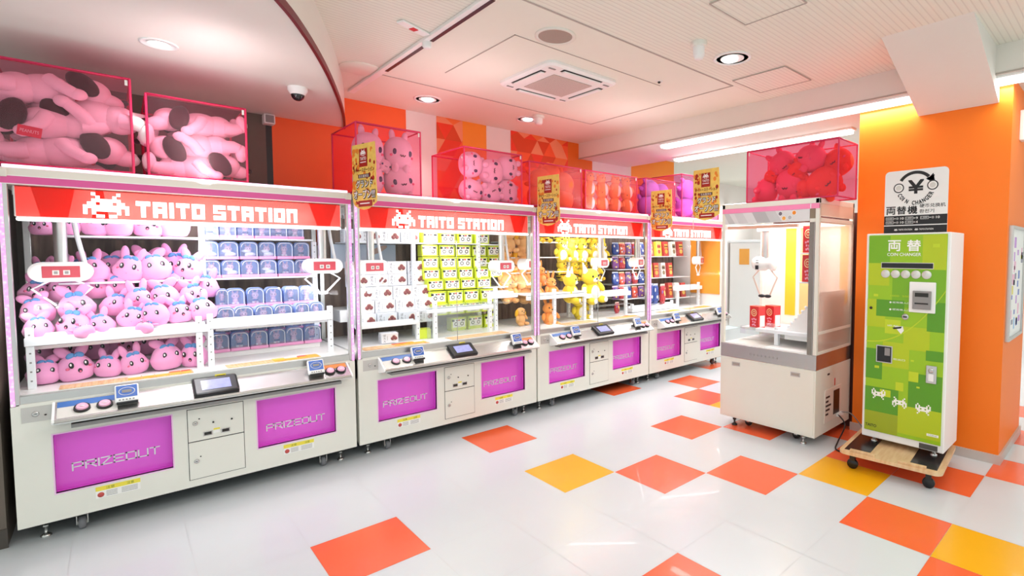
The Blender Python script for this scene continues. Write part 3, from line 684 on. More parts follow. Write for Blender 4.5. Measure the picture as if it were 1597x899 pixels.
    b = MB(); b.box(0.035, W-0.035, DEP-0.02, DEP-0.004, ZF, 1.88, M['wood']); b.build('back_panel', t)
    b = MB(); b.box(0.035, W-0.035, 0.16, DEP-0.035, 1.84, 1.88, M['white']); b.build('ceiling_panel', t)
    # lit sign: acrylic sheet in front of a tube, lettering on the sheet
    sa, sb = 0.055*k, 1.60*k; sz0, sz1 = 1.722, 1.878
    b = MB(); b.poly([(sa, 0.045, sz0), (sb, 0.045, sz0), (sb, 0.045, sz1), (sa, 0.045, sz1)], M['signred'])
    for x, w1, w2 in ((0.14, 0.10, 0.03), (0.33, 0.07, -0.02), (1.45, 0.08, 0.05)):
        b.poly([(x*k, 0.0446, sz0), (x*k+w1, 0.0446, sz0), (x*k+w1+w2, 0.0446, sz1), (x*k-w2, 0.0446, sz1)], M['signred2'])
    b.box(sa-0.006, sb+0.006, 0.13, 0.136, sz0, sz1, M['white']); b.box(sa-0.006, sa, 0.045, 0.13, sz0, sz1, M['white']); b.box(sb, sb+0.006, 0.045, 0.13, sz0, sz1, M['white']); b.box(sa, sb, 0.045, 0.13, sz1-0.004, sz1, M['white'])
    sg = b.build('sign_box', t)
    b = MB(); b.cyl((0.32*k, 0.088, 1.785), (1.42*k, 0.088, 1.785), 0.011, M['tube'], 12); b.build('tube', sg)
    b = MB(); ce_ = 0.0168*k; put_bitmap(b, EMBLEM, (0.298*k, 0.042, 1.728), (1, 0, 0), (0, 0, 1), ce_, M['letter'], 0.0172, (0, 0.002, 0)); b.build('emblem', sg)
    b = MB(); rows = block_rows('TAITO STATION'); n = max(len(r) for r in rows); put_bitmap(b, rows, (0.512*k, 0.042, 1.738), (1, 0, 0), (0, 0, 1), 0.815*k/n, M['letter'], 0.0131, (0, 0.002, 0)); b.build('lettering', sg)
    MB().box(sa, sb, 0.03, 0.10, 1.700, 1.716, mat('case_lamp', 'fdfeff', 0.5, vary=0, emit=3.0), 0.004).build('lamp_bar', t)
    area('case_light', (X0+W/2, YF+0.14, 1.69), (X0+W/2, YF+0.55, 0.75), W*0.9, 0.06, (10 if X0 < 0 else 6.0)*k, (0.95, 0.98, 1.0))
    area('case_light', (X0+W/2, YF+0.5, 1.835), (X0+W/2, YF+0.5, 0.7), W*0.85, 0.3, (4.5 if X0 < 0 else 3.2)*k, (0.97, 0.99, 1.0))
    for x in (0.06, W-0.06): area('post_tape_light', (X0+x, YF+0.06, 1.25), (X0+W/2, YF+0.75, 1.15), 0.03, 0.8, (2.8 if X0 < 0 else 1.6)*k, (1.0, 0.97, 1.0))
    for i, (x, z) in enumerate(cranes): crane(t, x*k, 0.36, z, 1.835, 0.97, turn, W)
    for x in (0.23*k, 1.45*k):
        for y in (0.075, DEP-0.1):
            c = MB(); c.lathe([(0.0, -0.016), (0.02, -0.016), (0.034, -0.012), (0.036, 0), (0.034, 0.012), (0.02, 0.016), (0, 0.016)], (x, y, 0.036), M['rubber'], 24, 'X'); c.lathe([(0, -0.018), (0.012, -0.018), (0.012, 0.018), (0, 0.018)], (x, y, 0.036), M['pale'], 14, 'X')
            c.box(x-0.024, x+0.024, y-0.02, y+0.02, 0.085, 0.099, M['steel']); c.box(x-0.024, x-0.020, y-0.012, y+0.012, 0.03, 0.09, M['steel']); c.box(x+0.020, x+0.024, y-0.012, y+0.012, 0.03, 0.09, M['steel']); c.build('caster', t)
    for x in (0.09*k, 1.575*k):
        for y in (0.10, DEP-0.05):
            c = MB(); c.lathe([(0.022, 0), (0.022, 0.008), (0.012, 0.016), (0.007, 0.018), (0.007, 0.05), (0.014, 0.052), (0.014, 0.064), (0.007, 0.066), (0.007, 0.099)], (x, y, 0), M['steel'], 16); c.build('levelling_foot', t)
    return t, W, k
def slab(t, name, x0, x1, y0, y1, z0, z1, m, bev=0.0):
    """a board inside a cabinet, given in room coordinates"""
    o = t.location
    return MB().box(x0-o.x, x1-o.x, y0-o.y, y1-o.y, z0, z1, m, bev).build(name, t)
def perforated_post(t, x, y, z0, z1):
    o = t.location; b = MB(); b.box(x-o.x-0.016, x-o.x+0.016, y-o.y-0.016, y-o.y+0.016, z0, z1, M['whitem'], 0.002)
    z = z0+0.04
    while z < z1-0.02:
        b.box(x-o.x-0.004, x-o.x+0.004, y-o.y-0.0168, y-o.y-0.0158, z, z+0.008, M['grey']); z += 0.05
    b.build('rack_post', t)
def stage_bar(t, x0, x1, y, z, posts, depth=0.05, hgt=0.05):
    o = t.location; b = MB(); b.box(x0-o.x, x1-o.x, y-o.y-depth/2, y-o.y+depth/2, z, z+hgt, M['whitem'], 0.004); b.box(x0-o.x+0.02, x1-o.x-0.02, y-o.y+depth/2, y-o.y+depth/2+0.02, z+hgt*0.2, z+hgt*1.4, M['whitem'], 0.002)
    bar = b.build('stage_bar', t)
    for x in posts: perforated_post(t, x, y, ZF, z+0.1)
    return bar
MX = [(-0.41, 1.25), (1.272, 2.889), (2.905, 4.517), (4.532, 6.147)]
cab1, W1, k1 = cabinet('crane_machine', 'nearest big white crane cabinet, full of pink rabbit plush and blue toy cases', *MX[0])
cab2, W2, k2 = cabinet('crane_machine', 'second big white crane cabinet, holding stacked white boxes and lime green boxes', *MX[1], turn=R(12), cranes=((0.24, 1.42), (1.51, 1.405)))
cab3, W3, k3 = cabinet('crane_machine', 'third big white crane cabinet, with yellow plush toys and coloured toy packs', *MX[2], turn=R(18), cranes=((0.17, 1.42), (1.20, 1.42)))
cab4, W4, k4 = cabinet('crane_machine', 'farthest big white crane cabinet, with snack packs and an orange panel behind its claw', *MX[3], turn=R(20), cranes=((0.17, 1.42), (1.50, 1.43)))
# ------------------------------------------------------------------ racks and fittings inside the cabinets
def width_at(px, py, Y, w): return (at(px+w/2, py, Y)-at(px-w/2, py, Y)).length*0.98
c = cab1
slab(c, 'shelf', -0.24, 0.43, 4.36, 4.83, 1.625, 1.637, M['whitem'], 0.003)
slab(c, 'shelf', -0.24, 0.43, 4.32, 4.83, 1.345, 1.357, M['whitem'], 0.003)
slab(c, 'shelf', 0.445, 1.12, 4.40, 4.83, 1.625, 1.637, M['whitem'], 0.003)
slab(c, 'shelf', 0.445, 1.12, 4.40, 4.83, 1.345, 1.357, M['whitem'], 0.003)
slab(c, 'shelf', 0.50, 1.15, 4.32, 4.83, 1.135, 1.150, M['whitem'], 0.003)
slab(c, 'shelf', 0.47, 1.17, 4.18, 4.34, 1.015, 1.03, M['whitem'], 0.003)
slab(c, 'step', -0.38, 0.40, 4.34, 4.83, ZF, 0.87, M['white'], 0.004)
slab(c, 'step', 0.46, 1.15, 4.40, 4.83, ZF, 0.835, M['white'], 0.004)
SLOPE = 1.28
o = c.location; b = MB(); b.prism([(-0.36-o.x, 4.14-o.y, 1.02), (-0.36-o.x, 4.62-o.y, SLOPE), (-0.36-o.x, 4.62-o.y, SLOPE-0.02), (-0.36-o.x, 4.16-o.y, 1.0)], (0.78, 0, 0), M['white']); b.build('plush_slope', c)
perforated_post(c, 0.437, 4.40, ZF, 1.83); perforated_post(c, 1.135, 4.44, ZF, 1.62)
stage_bar(c, -0.365, 0.43, 4.10, 1.03, (-0.345, 0.375), 0.05, 0.045)
stage_bar(c, 0.42, 1.165, 4.13, 1.04, (0.435, 1.15), 0.05, 0.045)
def mat_sheet(t, pts, m, name):
    o = t.location; b = MB(); b.prism([(p[0]-o.x, p[1]-o.y, ZF+0.001) for p in pts], (0, 0, 0.003), m); return b.build(name, t)
def floor_mat(t, x0, x1, y0, y1, seed, coloured=True):
    sh = mat_sheet(t, [(x0, y0), (x1, y0), (x1, y1), (x0, y1)], M['lightwood'], 'wooden_mat'); o = t.location; g = random.Random(seed)
    b = MB(); x = x0+(x1-x0)*0.48
    while x < x1-0.04 and coloured:
        w = g.uniform(0.05, 0.08); c_ = g.choice(['e8743a', 'f0b440', 'f2d760', 'e2553c', 'f3eee6'])
        b.box(x-o.x, min(x+w, x1-0.01)-o.x, y1-0.05-o.y, y1-0.005-o.y, ZF+0.004, ZF+0.0075, mat('tag_'+c_, c_, 0.4)); b.box(x-o.x, min(x+w, x1-0.01)-o.x, y1-0.1-o.y, y1-0.05-o.y, ZF+0.004, ZF+0.0075, mat('tag_f3b53a', 'f3b53a', 0.4)); x += w+0.004
    if coloured: b.build('price_strip', sh)
floor_mat(c, -0.24, 0.33, 3.965, 4.075, 3); floor_mat(c, 0.50, 1.04, 3.965, 4.075, 5)

# pink rabbit plush: soft bag of a body with two round ears, a blue bow and a small face
M['plushpink'] = mat('pink_plush', 'f0a2d0', 0.85, vary=0.05, scale=14, bump=0.35, sheen=0.25)
M['plushpink2'] = mat('pink_plush_ear', 'ee9ccc', 0.85, vary=0.05, scale=14, sheen=0.25)
M['bow'] = mat('blue_bow', '5d92cc', 0.7); M['eye'] = mat('black_eye', '1a161b', 0.3); M['eyew'] = mat('white_eye', 'f8f5f7', 0.4); M['cheek'] = mat('red_cheek', 'e8698f', 0.7)
def face(root, y, z, s, m_eye, smile=True, spread=0.24, tilt=0.0):
    """two eyes and a mouth as parts"""
    for q in (-1, 1):
        e = MB(); e.ell((q*spread*s, y+0.004*s, z), (0.085*s, 0.02*s, 0.105*s), m_eye, seg=12, ring=8); e.ell((q*spread*s-0.02*s, y-0.012*s, z+0.02*s), (0.035*s, 0.012*s, 0.045*s), M['eyew'], seg=8, ring=6); e.build('eye', root)
    m_ = MB()
    if smile: m_.tube([(0.13*s*math.sin(a), y-0.008*s, z-0.16*s-0.07*s*math.cos(a)) for a in [R(-75+15*i) for i in range(11)]], 0.013*s, M['eye'], 6)
    else: m_.ell((0, y-0.005*s, z-0.21*s), (0.075*s, 0.02*s, 0.075*s), M['eye'], seg=12, ring=8); m_.ell((0, y-0.018*s, z-0.235*s), (0.04*s, 0.012*s, 0.035*s), M['cheek'], seg=8, ring=6)
    m_.build('mouth', root)
def make_rabbit(seed, smile, earrot):
    g = random.Random(seed); s = 0.14
    t = thing('rabbit_plush', 'pink rabbit plush with a blue bow', 'plush toy')
    def soft(p):
        n = noise.noise(Vector((p.x*9+seed*3.1, p.y*9, p.z*9)))*0.008
        fl = 1.0 if p.z > 0 else 1.0+0.10*(1-abs(p.z)/0.056) 
        q = Vector((p.x*fl, p.y*fl, p.z)); q *= 1+n/0.06
        q.z = max(q.z, -0.044)
        if p.z > 0.02: q.x *= 1-(p.z-0.02)*3.2; q.y *= 1-(p.z-0.02)*2.4
        return q
    b = MB(); b.ell((0, 0, 0.044), (0.068, 0.055, 0.062), M['plushpink'], seg=22, ring=14, fn=soft)
    for q in range(5):
        a = g.uniform(-1.2, 1.2); b.tube([(0.066*math.sin(a)*w, -0.053*math.cos(a)*w*1.02, 0.02+0.05*h_) for w, h_ in ((1.0, 0.0), (0.97, 0.4), (0.85, 0.8))], [0.001, 0.003, 0.001], M['plushpink'], 6)
    b.build('body', t)
    for q in (-1, 1):
        e = MB(); e.ell((q*0.034, 0.004, 0.108), (0.020, 0.014, 0.036), M['plushpink2'], rot=(R(-8), R(q*earrot), 0), seg=14, ring=10); e.build('ear', t)
    w = MB()
    for q in (-1, 1): w.ell((q*0.017, -0.024, 0.095), (0.018, 0.008, 0.011), M['bow'], rot=(0, R(q*12), 0), seg=12, ring=8)
    w.ell((0, -0.029, 0.095), (0.007, 0.007, 0.007), M['bow'], seg=8, ring=6); w.build('bow', t)
    face(t, -0.0545, 0.062, 0.115, M['eye'], smile)
    ck = MB()
    for q in (-1, 1): ck.ell((q*0.042, -0.046, 0.05), (0.008, 0.003, 0.005), M['cheek'], seg=8, ring=6)
    ck.build('cheeks', t)
    return Kind(t)
rab = [make_rabbit(1, True, 28), make_rabbit(2, False, 55), make_rabbit(3, True, 70), make_rabbit(5, False, 20)]
rows = [
 ('front row on cabinet floor', 4.20, ZF+0.001, [(68, 597, 52), (123, 592, 54), (168, 583, 42), (213, 578, 42), (262, 573, 48), (304, 569, 40)]),
 ('back row on low step', 4.44, 0.87, [(62, 566, 44), (108, 560, 48), (152, 556, 42), (192, 552, 44), (234, 547, 46), (278, 543, 44), (312, 540, 36)]),
 ('lowest row of sloping heap', 4.17, None, [(62, 530, 46), (113, 526, 54), (163, 521, 40), (203, 512, 42), (245, 508, 42), (284, 504, 40), (321, 500, 38)]),
 ('second row of sloping heap', 4.28, None, [(66, 505, 50), (125, 498, 54), (176, 494, 44), (218, 484, 42), (262, 484, 46), (304, 474, 38)]),
 ('third row of sloping heap', 4.40, None, [(50, 474, 46), (98, 472, 50), (147, 466, 44), (192, 463, 40), (238, 460, 40), (281, 458, 40), (321, 464, 38)]),
 ('front row on middle shelf', 4.40, 1.357, [(104, 441, 40), (150, 441, 46), (198, 441, 48), (246, 438, 48), (290, 434, 44)]),
 ('back row on middle shelf', 4.56, 1.357, [(66, 414, 40), (126, 410, 42), (174, 414, 48), (222, 412, 48), (270, 406, 46)]),
 ('top shelf row', 4.50, 1.637, [(66, 372, 38), (105, 372, 40), (146, 371, 42), (188, 370, 44), (230, 370, 44), (273, 370, 44)]),
]
g = random.Random(12)
for rn, Y, zz, pts in rows:
    for i, (px, py, w) in enumerate(pts):
        y = Y
        if zz is None:
            p = at(px, py, Y); z = p.z
        else:
            p = at(px, py, Y); z = zz
        s = width_at(px, py-15, Y, w)/0.124
        rab[(i*7+len(rn)) % 4].put((p.x, p.y, z+0.004), (R(g.uniform(-10, 8)), R(g.uniform(-14, 14)), R(g.uniform(-32, 28))), (s*g.uniform(0.95, 1.03), s, s*g.uniform(1.25, 1.42)),
            f'pink rabbit plush, {ORD[i]} from the near end, {rn}', 'pink rabbit plush')
for i, (px, py, w) in enumerate(((138, 531, 48), (221, 523, 42))):
    p = at(px, py, 4.08); s = width_at(px, py, 4.08, w)/0.148
    rab[i].put((p.x, p.y-0.01, 1.077), (R(-70), 0, R(40-80*i)), s*0.8, f'crumpled pink rabbit plush lying on white stage bar, {ORD[i]} from near end', 'pink rabbit plush')

# blue toy cases: pink tray, clear blue cover, pale figure inside
M['casepink'] = mat('case_tray_pink', 'f0a0cc', 0.35); M['caseback'] = mat('case_back_blue', 'a9c4f6', 0.4, vary=0.08)
M['caseclear'] = clear_mat('case_cover', (0.93, 0.96, 1.0), 0.05, 0.06, 0.12, (0.80, 0.88, 1))
M['figure'] = mat('figure_pink', 'f3c0d6', 0.5); M['figwhite'] = mat('figure_white', 'f6f2f4', 0.5); M['navy'] = mat('navy_plate', '2c4a86', 0.4)
def make_case(kind):
    t = thing('toy_case', 'small blue toy case', 'toy case')
    MB().box(-0.057, 0.057, -0.048, 0.046, 0, 0.02, M['casepink'], 0.005).build('tray', t)
    def arch(w, h, r, n=5): return [(-w, 0), (w, 0)]+[(w-r+r*math.cos(a), h-r+r*math.sin(a)) for a in [PI/2*i/n for i in range(n+1)]]+[(-w+r-r*math.sin(a), h-r+r*math.cos(a)) for a in [PI/2*i/n for i in range(n+1)]]
    A = arch(0.054, 0.098, 0.03)
    b = MB(); b.prism([(x, 0.038, 0.02+z) for x, z in A], (0, 0.006, 0), M['caseback'])
    a2 = arch(0.047, 0.09, 0.028); n = len(A)
    b.add([(x, 0.037, 0.02+z) for x, z in A]+[(x, -0.038, 0.02+z) for x, z in A], [(i, (i+1) % n, n+(i+1) % n, n+i) for i in range(1, n)], M['caseback']); b.build('shell', t)
    b = MB(); b.prism([(x, -0.04, 0.02+z) for x, z in A], (0, -0.003, 0), M['caseclear']); b.tube([(x, -0.042, 0.02+z) for x, z in a2[1:]], 0.002, M['eyew'], 6); b.build('cover', t)
    f = MB()
    f.ell((0, 0, 0.040), (0.017, 0.014, 0.022), M['figure'], seg=12, ring=8); f.ell((0, -0.002, 0.070), (0.023, 0.018, 0.019), M['figure'], seg=14, ring=10)
    for q in (-1, 1): f.ell((q*0.013, 0, 0.092), (0.006, 0.005, 0.013), M['figure'], rot=(0, R(q*18), 0), seg=8, ring=6); f.ell((q*0.008, -0.02, 0.071), (0.0028, 0.002, 0.0035), M['eye'], seg=6, ring=4); f.ell((q*0.012, -0.006, 0.026), (0.010, 0.014, 0.008), M['figwhite'], seg=8, ring=6)
    if kind == 1: f.box(-0.018, 0.018, -0.022, -0.018, 0.034, 0.048, M['navy'], 0.002)
    if kind == 2: f.ell((0.012, -0.006, 0.034), (0.034, 0.018, 0.016), M['figwhite'], seg=12, ring=8); f.ell((-0.012, -0.008, 0.055), (0.028, 0.012, 0.012), M['figwhite'], seg=12, ring=8)
    f.build('figure', t)
    return Kind(t)
cases = [make_case(0), make_case(1), make_case(2)]
crow = [
 ('top shelf row', 4.47, 1.637, [(327, 1), (355, 0), (382, 1), (408, 0), (434, 1), (460, 0)], 366),
 ('upper of two stacked rows', 4.47, 1.487, [(326, 2), (356, 2), (387, 2), (416, 2), (443, 0), (469, 1)], 404),
 ('lower of two stacked rows', 4.46, 1.357, [(330, 2), (359, 2), (389, 0), (418, 2), (445, 1), (471, 0)], 432),
 ('third shelf row', 4.37, 1.15, [(346, 1), (367, 0), (398, 1), (426, 0), (453, 1), (478, 0)], 470),
 ('row just above stage bar', 4.26, 1.03, [(352, 0), (380, 0), (411, 0), (440, 1), (470, 1), (493, 1)], 500),
 ('upper row under stage bar', 4.50, 0.948, [(347, 0), (373, 0), (403, 0), (431, 0), (458, 0), (485, 0)], 528),
 ('lowest row on cabinet floor', 4.43, 0.836, [(343, 0), (374, 1), (404, 0), (432, 1), (459, 0), (487, 1)], 560)]
for rn, Y, z, pts, py in crow:
    for i, (px, kd) in enumerate(pts):
        p = at(px, py, Y); nx = at(pts[i+1][0], py, Y).x-p.x if i+1 < len(pts) else p.x-at(pts[i-1][0], py, Y).x
        s = min(1.06, max(0.6, nx/0.116))
        cases[kd].put((p.x, Y, z), (0, 0, R(g.uniform(-4, 4))), (s, 1, (1.14 if z < 1.3 else 1.08) if 'upper row' not in rn else 0.9),
            f'blue toy case, {ORD[i]} from the near end, {rn}', 'blue toy cases in the nearest cabinet')

# ---- second cabinet
c = cab2
slab(c, 'shelf', 1.40, 2.60, 4.42, 4.83, 1.615, 1.625, M['whitem'], 0.002)
slab(c, 'step', 1.33, 1.92, 4.50, 4.83, 0.96, 1.06, M['white'], 0.004)
perforated_post(c, 1.93, 4.44, ZF, 1.82); perforated_post(c, 2.58, 4.44, ZF, 1.82)
slab(c, 'acrylic_plate', 1.50, 2.72, 4.10, 4.32, 1.06, 1.066, M['acryl']); slab(c, 'acrylic_plate', 1.92, 2.45, 4.16, 4.17, ZF, 1.06, M['acryl'])
stage_bar(c, 1.36, 1.86, 4.22, 0.93, (1.86,), 0.06, 0.03); stage_bar(c, 2.55, 2.86, 4.2, 1.10, (2.62,), 0.05, 0.04); stage_bar(c, 1.90, 2.55, 4.14, 1.02, (1.98, 2.52), 0.04, 0.03)
floor_mat(c, 1.34, 1.85, 3.965, 4.10, 8); floor_mat(c, 2.05, 2.62, 3.965, 4.10, 9, False)
M['box1'] = mat('white_carton', 'e6e8ee', 0.4, vary=0.02); M['bean'] = mat('printed_brown_sweet', '8a4a4a', 0.45, vary=0.35, scale=60); M['lime'] = mat('lime_carton', 'd6e43c', 0.4, vary=0.04); M['cream3'] = mat('print_cream', 'e9dfd0', 0.5)
def make_white_box():
    t = thing('carton_box', 'white carton box', 'box'); w, d, h = 0.128, 0.10, 0.082
    b = MB(); b.box(-w/2, w/2, -d/2, d/2, 0, h, M['box1'], 0.002); b.build('carton', t)
    f = MB(); y = -d/2-0.0006
    f.lathe([(0.026, 0), (0.026, 0.0003), (0, 0.0003)], (0.03, y, h*0.5), M['cream3'], 18, 'Y')
    for q in ((0.018, 0.036), (0.042, 0.037), (0.03, 0.050)): f.lathe([(0.0135, 0), (0.0135, 0.0008), (0, 0.0012)], (q[0], y-0.0004, q[1]), M['bean'], 14, 'Y')
    for i, ch in enumerate('ぼたん'): put_text(f, ch, (-0.05, y-0.0004, 0.056-i*0.023), (1, 0, 0), (0, 0, 1), 0.017, 0.017, M['ink'])
    for i in range(3): f.box(-0.022, -0.019, y-0.0004, y, 0.05-i*0.012, 0.058-i*0.012, M['grey'])
    for i, ch in enumerate('ぼたん'): put_text(f, ch, (-w/2-0.0006, 0.012, 0.056-i*0.023), (0, -1, 0), (0, 0, 1), 0.017, 0.017, M['ink'])
    f.build('front_print', t)
    return Kind(t)
def make_lime_box():
    t = thing('carton_box', 'lime green carton box', 'box'); w, d, h = 0.118, 0.10, 0.080
    b = MB(); b.box(-w/2, w/2, -d/2, d/2, 0, h, M['lime'], 0.002); b.build('carton', t)
    f = MB(); y = -d/2-0.0006; f.box(-w*0.42, w*0.42, y, y+0.0006, 0.010, h-0.012, M['paper'])
    for q in (-1, 1):
        f.lathe([(0.0135, 0), (0.0135, 0.0006), (0.0085, 0.0006), (0.0085, 0.0)], (q*0.024, y-0.0002, 0.034), M['ink'], 18, 'Y')
        f.box(q*0.046-0.010, q*0.046+0.010, y-0.0006, y, 0.052, 0.066, M['ink']) if q < 0 else f.box(0.022, 0.046, y-0.0006, y, 0.054, 0.066, M['ink'])
        f.box(q*0.05-0.004, q*0.05+0.004, y-0.0009, y, 0.068, 0.075, mat('leaf_green', '6fae3a', 0.5))
    f.box(-0.008, 0.010, y-0.0006, y, 0.056, 0.065, mat('print_red', 'd2452e', 0.4)); f.box(-0.022, -0.010, y-0.0006, y, 0.054, 0.064, M['ink']); f.box(-0.02, 0.02, y-0.0006, y, 0.013, 0.0155, M['grey'])
    f.build('front_print', t)
    return Kind(t)
wbx, lbx = make_white_box(), make_lime_box()
def grid(kindobj, rows_, what, grp, where, wbase, hbase, flip=None):
    zs = [at(xs[len(xs)//2], py, Y).z for Y, py, xs in rows_]
    for r, (Y, py, xs) in enumerate(rows_):
        hs = (zs[r-1]-zs[r])/hbase if r else (zs[0]-zs[1])/hbase
        hs = min(1.35, max(0.75, hs))*0.985
        for i, px in enumerate(xs):
            p = at(px, py, Y); dx = at(xs[i+1], py, Y).x-p.x if i+1 < len(xs) else p.x-at(xs[i-1], py, Y).x
            s = min(1.3, dx/wbase) if dx > 0 else 1
            kindobj.put((p.x, Y, zs[r]), (0, R(180) if (r, i) == flip else 0, R(g.uniform(-2, 2))), (s*0.985, 1, hs), f'{what}, {ORD[i]} from near end, {ORD[r]} row from {where}', grp)
grid(wbx, [(4.52, 379, [548, 576, 606, 636]), (4.52, 427, [556, 586, 616, 646]), (4.52, 445, [557, 587, 617, 647]), (4.47, 465, [563, 594, 625, 654]), (4.42, 484, [565, 598, 629, 658]), (4.36, 504, [568, 601, 633, 662])], 'white carton with brown sweets', 'white cartons in the second cabinet', 'top', 0.128, 0.082)
grid(lbx, [(4.50, 381, [668, 695, 722, 748]), (4.52, 400, [667, 694, 719, 744, 767]), (4.50, 418, [668, 696, 721, 746, 769]), (4.48, 434, [670, 698, 723, 748, 770]), (4.45, 450, [676, 702, 727, 751]), (4.42, 469, [680, 707, 732, 757]), (4.38, 487, [682, 709, 734, 758])], 'lime carton with ring eyes', 'lime green cartons in the second cabinet', 'top', 0.118, 0.080)
grid(lbx, [(4.46, 509, [712, 738, 762]), (4.46, 526, [712, 738, 762])], 'lime carton behind clear plate', 'lime green cartons in the second cabinet', 'plate rim', 0.118, 0.080)
p = at(661, 532, 4.25); lbx.put((p.x, p.y, ZF), (0, 0, R(75)), 1.0, 'single lime green carton standing edge on behind the white stage', 'lime green cartons in the second cabinet')
p = at(606, 538, 4.2); wbx.put((p.x, p.y, ZF+0.005), (0, 0, R(-6)), 1.0, 'single white carton standing alone on the floor under white stage', 'white cartons in the second cabinet')
# ---- plush column in the second cabinet, third and farthest cabinets
M['plusho'] = mat('orange_plush', 'f29a4a', 0.85, vary=0.08, scale=12, bump=0.3, sheen=0.2); M['plushy'] = mat('yellow_plush', 'f0d93a', 0.85, vary=0.07, scale=12, bump=0.3, sheen=0.2)
M['plusht'] = mat('tan_plush', 'f2b878', 0.85, vary=0.06, scale=12, bump=0.3, sheen=0.2); M['plushw'] = mat('white_plush', 'f6f4ee', 0.85, vary=0.03, scale=12, bump=0.3, sheen=0.2); M['plushk'] = mat('dark_plush', '33221e', 0.9, vary=0.2, scale=14, bump=0.4, sheen=0.2)
M['plushg'] = mat('golden_plush', 'f5b62c', 0.85, vary=0.06, scale=12, bump=0.3)
def animal(name, label, body, belly=None, ears='round', stripes=False, ear_m=None):
    """a seated soft animal: body, head, ears, two arms, two legs, face; about 0.2 m tall"""
    t = thing(name, label, 'plush toy')
    b = MB(); b.ell((0, 0, 0.062), (0.055, 0.048, 0.062), body, seg=18, ring=12)
    if belly: b.ell((0, -0.012, 0.062), (0.042, 0.042, 0.05), belly, seg=16, ring=10)
    if stripes:
        for z in (0.035, 0.062): b.lathe([(math.sqrt(max(0, 1-((z+q-0.062)/0.062)**2))*0.0565, q) for q in (-0.006, 0, 0.006)], (0, 0, z), M['plushk'], 18)
    b.build('body', t)
    h = MB(); h.ell((0, -0.004, 0.148), (0.053, 0.046, 0.045), body, seg=18, ring=12); h.ell((0, -0.04, 0.136), (0.02, 0.016, 0.014), belly or body, seg=12, ring=8); h.ell((0, -0.055, 0.141), (0.007, 0.005, 0.005), M['eye'], seg=8, ring=6); h.build('head', t)
    for q in (-1, 1):
        e = MB()
        if ears == 'long': e.ell((q*0.028, 0.004, 0.215), (0.014, 0.010, 0.045), ear_m or body, rot=(0, R(q*14), 0), seg=12, ring=8)
        elif ears == 'point': e.cyl((q*0.032, 0.0, 0.175), (q*0.05, 0.0, 0.232), 0.017, ear_m or body, 10, 0.003)
        elif ears == 'flop': e.ell((q*0.056, 0.0, 0.135), (0.016, 0.022, 0.04), ear_m or body, rot=(0, R(q*-14), 0), seg=12, ring=8)
        else: e.ell((q*0.042, 0.0, 0.186), (0.018, 0.010, 0.018), ear_m or body, seg=12, ring=8)
        e.build('ear', t)
        a = MB(); a.ell((q*0.06, -0.016, 0.088), (0.017, 0.017, 0.034), body, rot=(R(-25), R(q*-28), 0), seg=12, ring=8); a.build('arm', t)
        l = MB(); l.ell((q*0.038, -0.045, 0.022), (0.02, 0.036, 0.02), body, seg=12, ring=8); l.ell((q*0.038, -0.08, 0.024), (0.014, 0.005, 0.014), belly or body, seg=10, ring=6); l.build('leg', t)
        y = MB(); y.ell((q*0.021, -0.047, 0.156), (0.006, 0.004, 0.007), M['eye'], seg=8, ring=6); y.build('eye', t)
    return Kind(t)
tan = animal('dog_plush', 'tan puppy plush', M['plusht'], None, 'flop', ear_m=M['plushg'])
def put_list(kind, Y, lst, lab, grp, base=0.14):
    for i, (px, py, w, *r) in enumerate(lst):
        p = at(px, py, r[1] if len(r) > 1 else Y); s = width_at(px, py-10, Y, w)/base
        kind.put((p.x, p.y, p.z), (R(g.uniform(-8, 4)), R(g.uniform(-8, 8)), R((r[0] if r else 0)+g.uniform(-15, 15))), s, lab.format(ORD[i]), grp)
c = cab2
for z, py in ((1.62, 396), (1.44, 424), (1.20, 474)): slab(c, 'shelf', 2.60, 2.87, 4.36, 4.83, z-0.012, z, M['whitem'], 0.002)
tans = [(793, 395, 26), (817, 396, 26), (790, 424, 26), (816, 425, 28), (788, 450, 27), (814, 452, 28), (792, 474, 28), (817, 475, 28)]
for i, q in enumerate(tans):
    put_list(tan, 4.46, [q], f'tan puppy plush, {"near" if i % 2 == 0 else "far"} one of the {ORD[i//2]} pair from top, far end of second cabinet', 'tan puppy plush', 0.15)
p = at(812, 522, 4.3); tan.put((p.x, p.y, ZF), (0, 0, R(10)), 0.95, 'single tan puppy plush sitting on the floor at the far end of second cabinet', 'tan puppy plush')
slab(c, 'shelf', 2.60, 2.87, 4.36, 4.83, at(790, 452, 4.46).z-0.012, at(790, 452, 4.46).z, M['whitem'], 0.002)
c = cab3
for z in (1.655, 1.49, 1.33): slab(c, 'shelf', 2.96, 3.72, 4.44, 4.83, z-0.012, z, M['whitem'], 0.002)
slab(c, 'shelf', 2.96, 3.74, 4.14, 4.46, 1.105, 1.12, M['whitem'], 0.003)
bee = animal('bee_plush', 'yellow striped bee plush', M['plushy'], M['plushg'], 'round', True); duck = animal('duck_plush', 'yellow plush with a white belly', M['plushy'], M['plushw'], 'point'); fox = animal('rabbit_plush', 'orange plush rabbit', M['plusho'], M['plusht'], 'long'); big = animal('cat_plush', 'big yellow plush', M['plushy'], M['plushw'], 'point', ear_m=M['plushw'])
put_list(bee, 4.5, [(848, 380, 20), (872, 380, 19), (891, 381, 18), (908, 381, 18), (926, 381, 18)], 'yellow striped bee plush, {} from near end of top shelf, third cabinet', 'bee plush', 0.145)
put_list(duck, 4.46, [(876, 410, 20), (893, 410, 19), (909, 410, 19), (925, 410, 18), (939, 410, 17)], 'white bellied yellow plush, {} from near end of second shelf, third cabinet', 'white bellied yellow plush', 0.135)
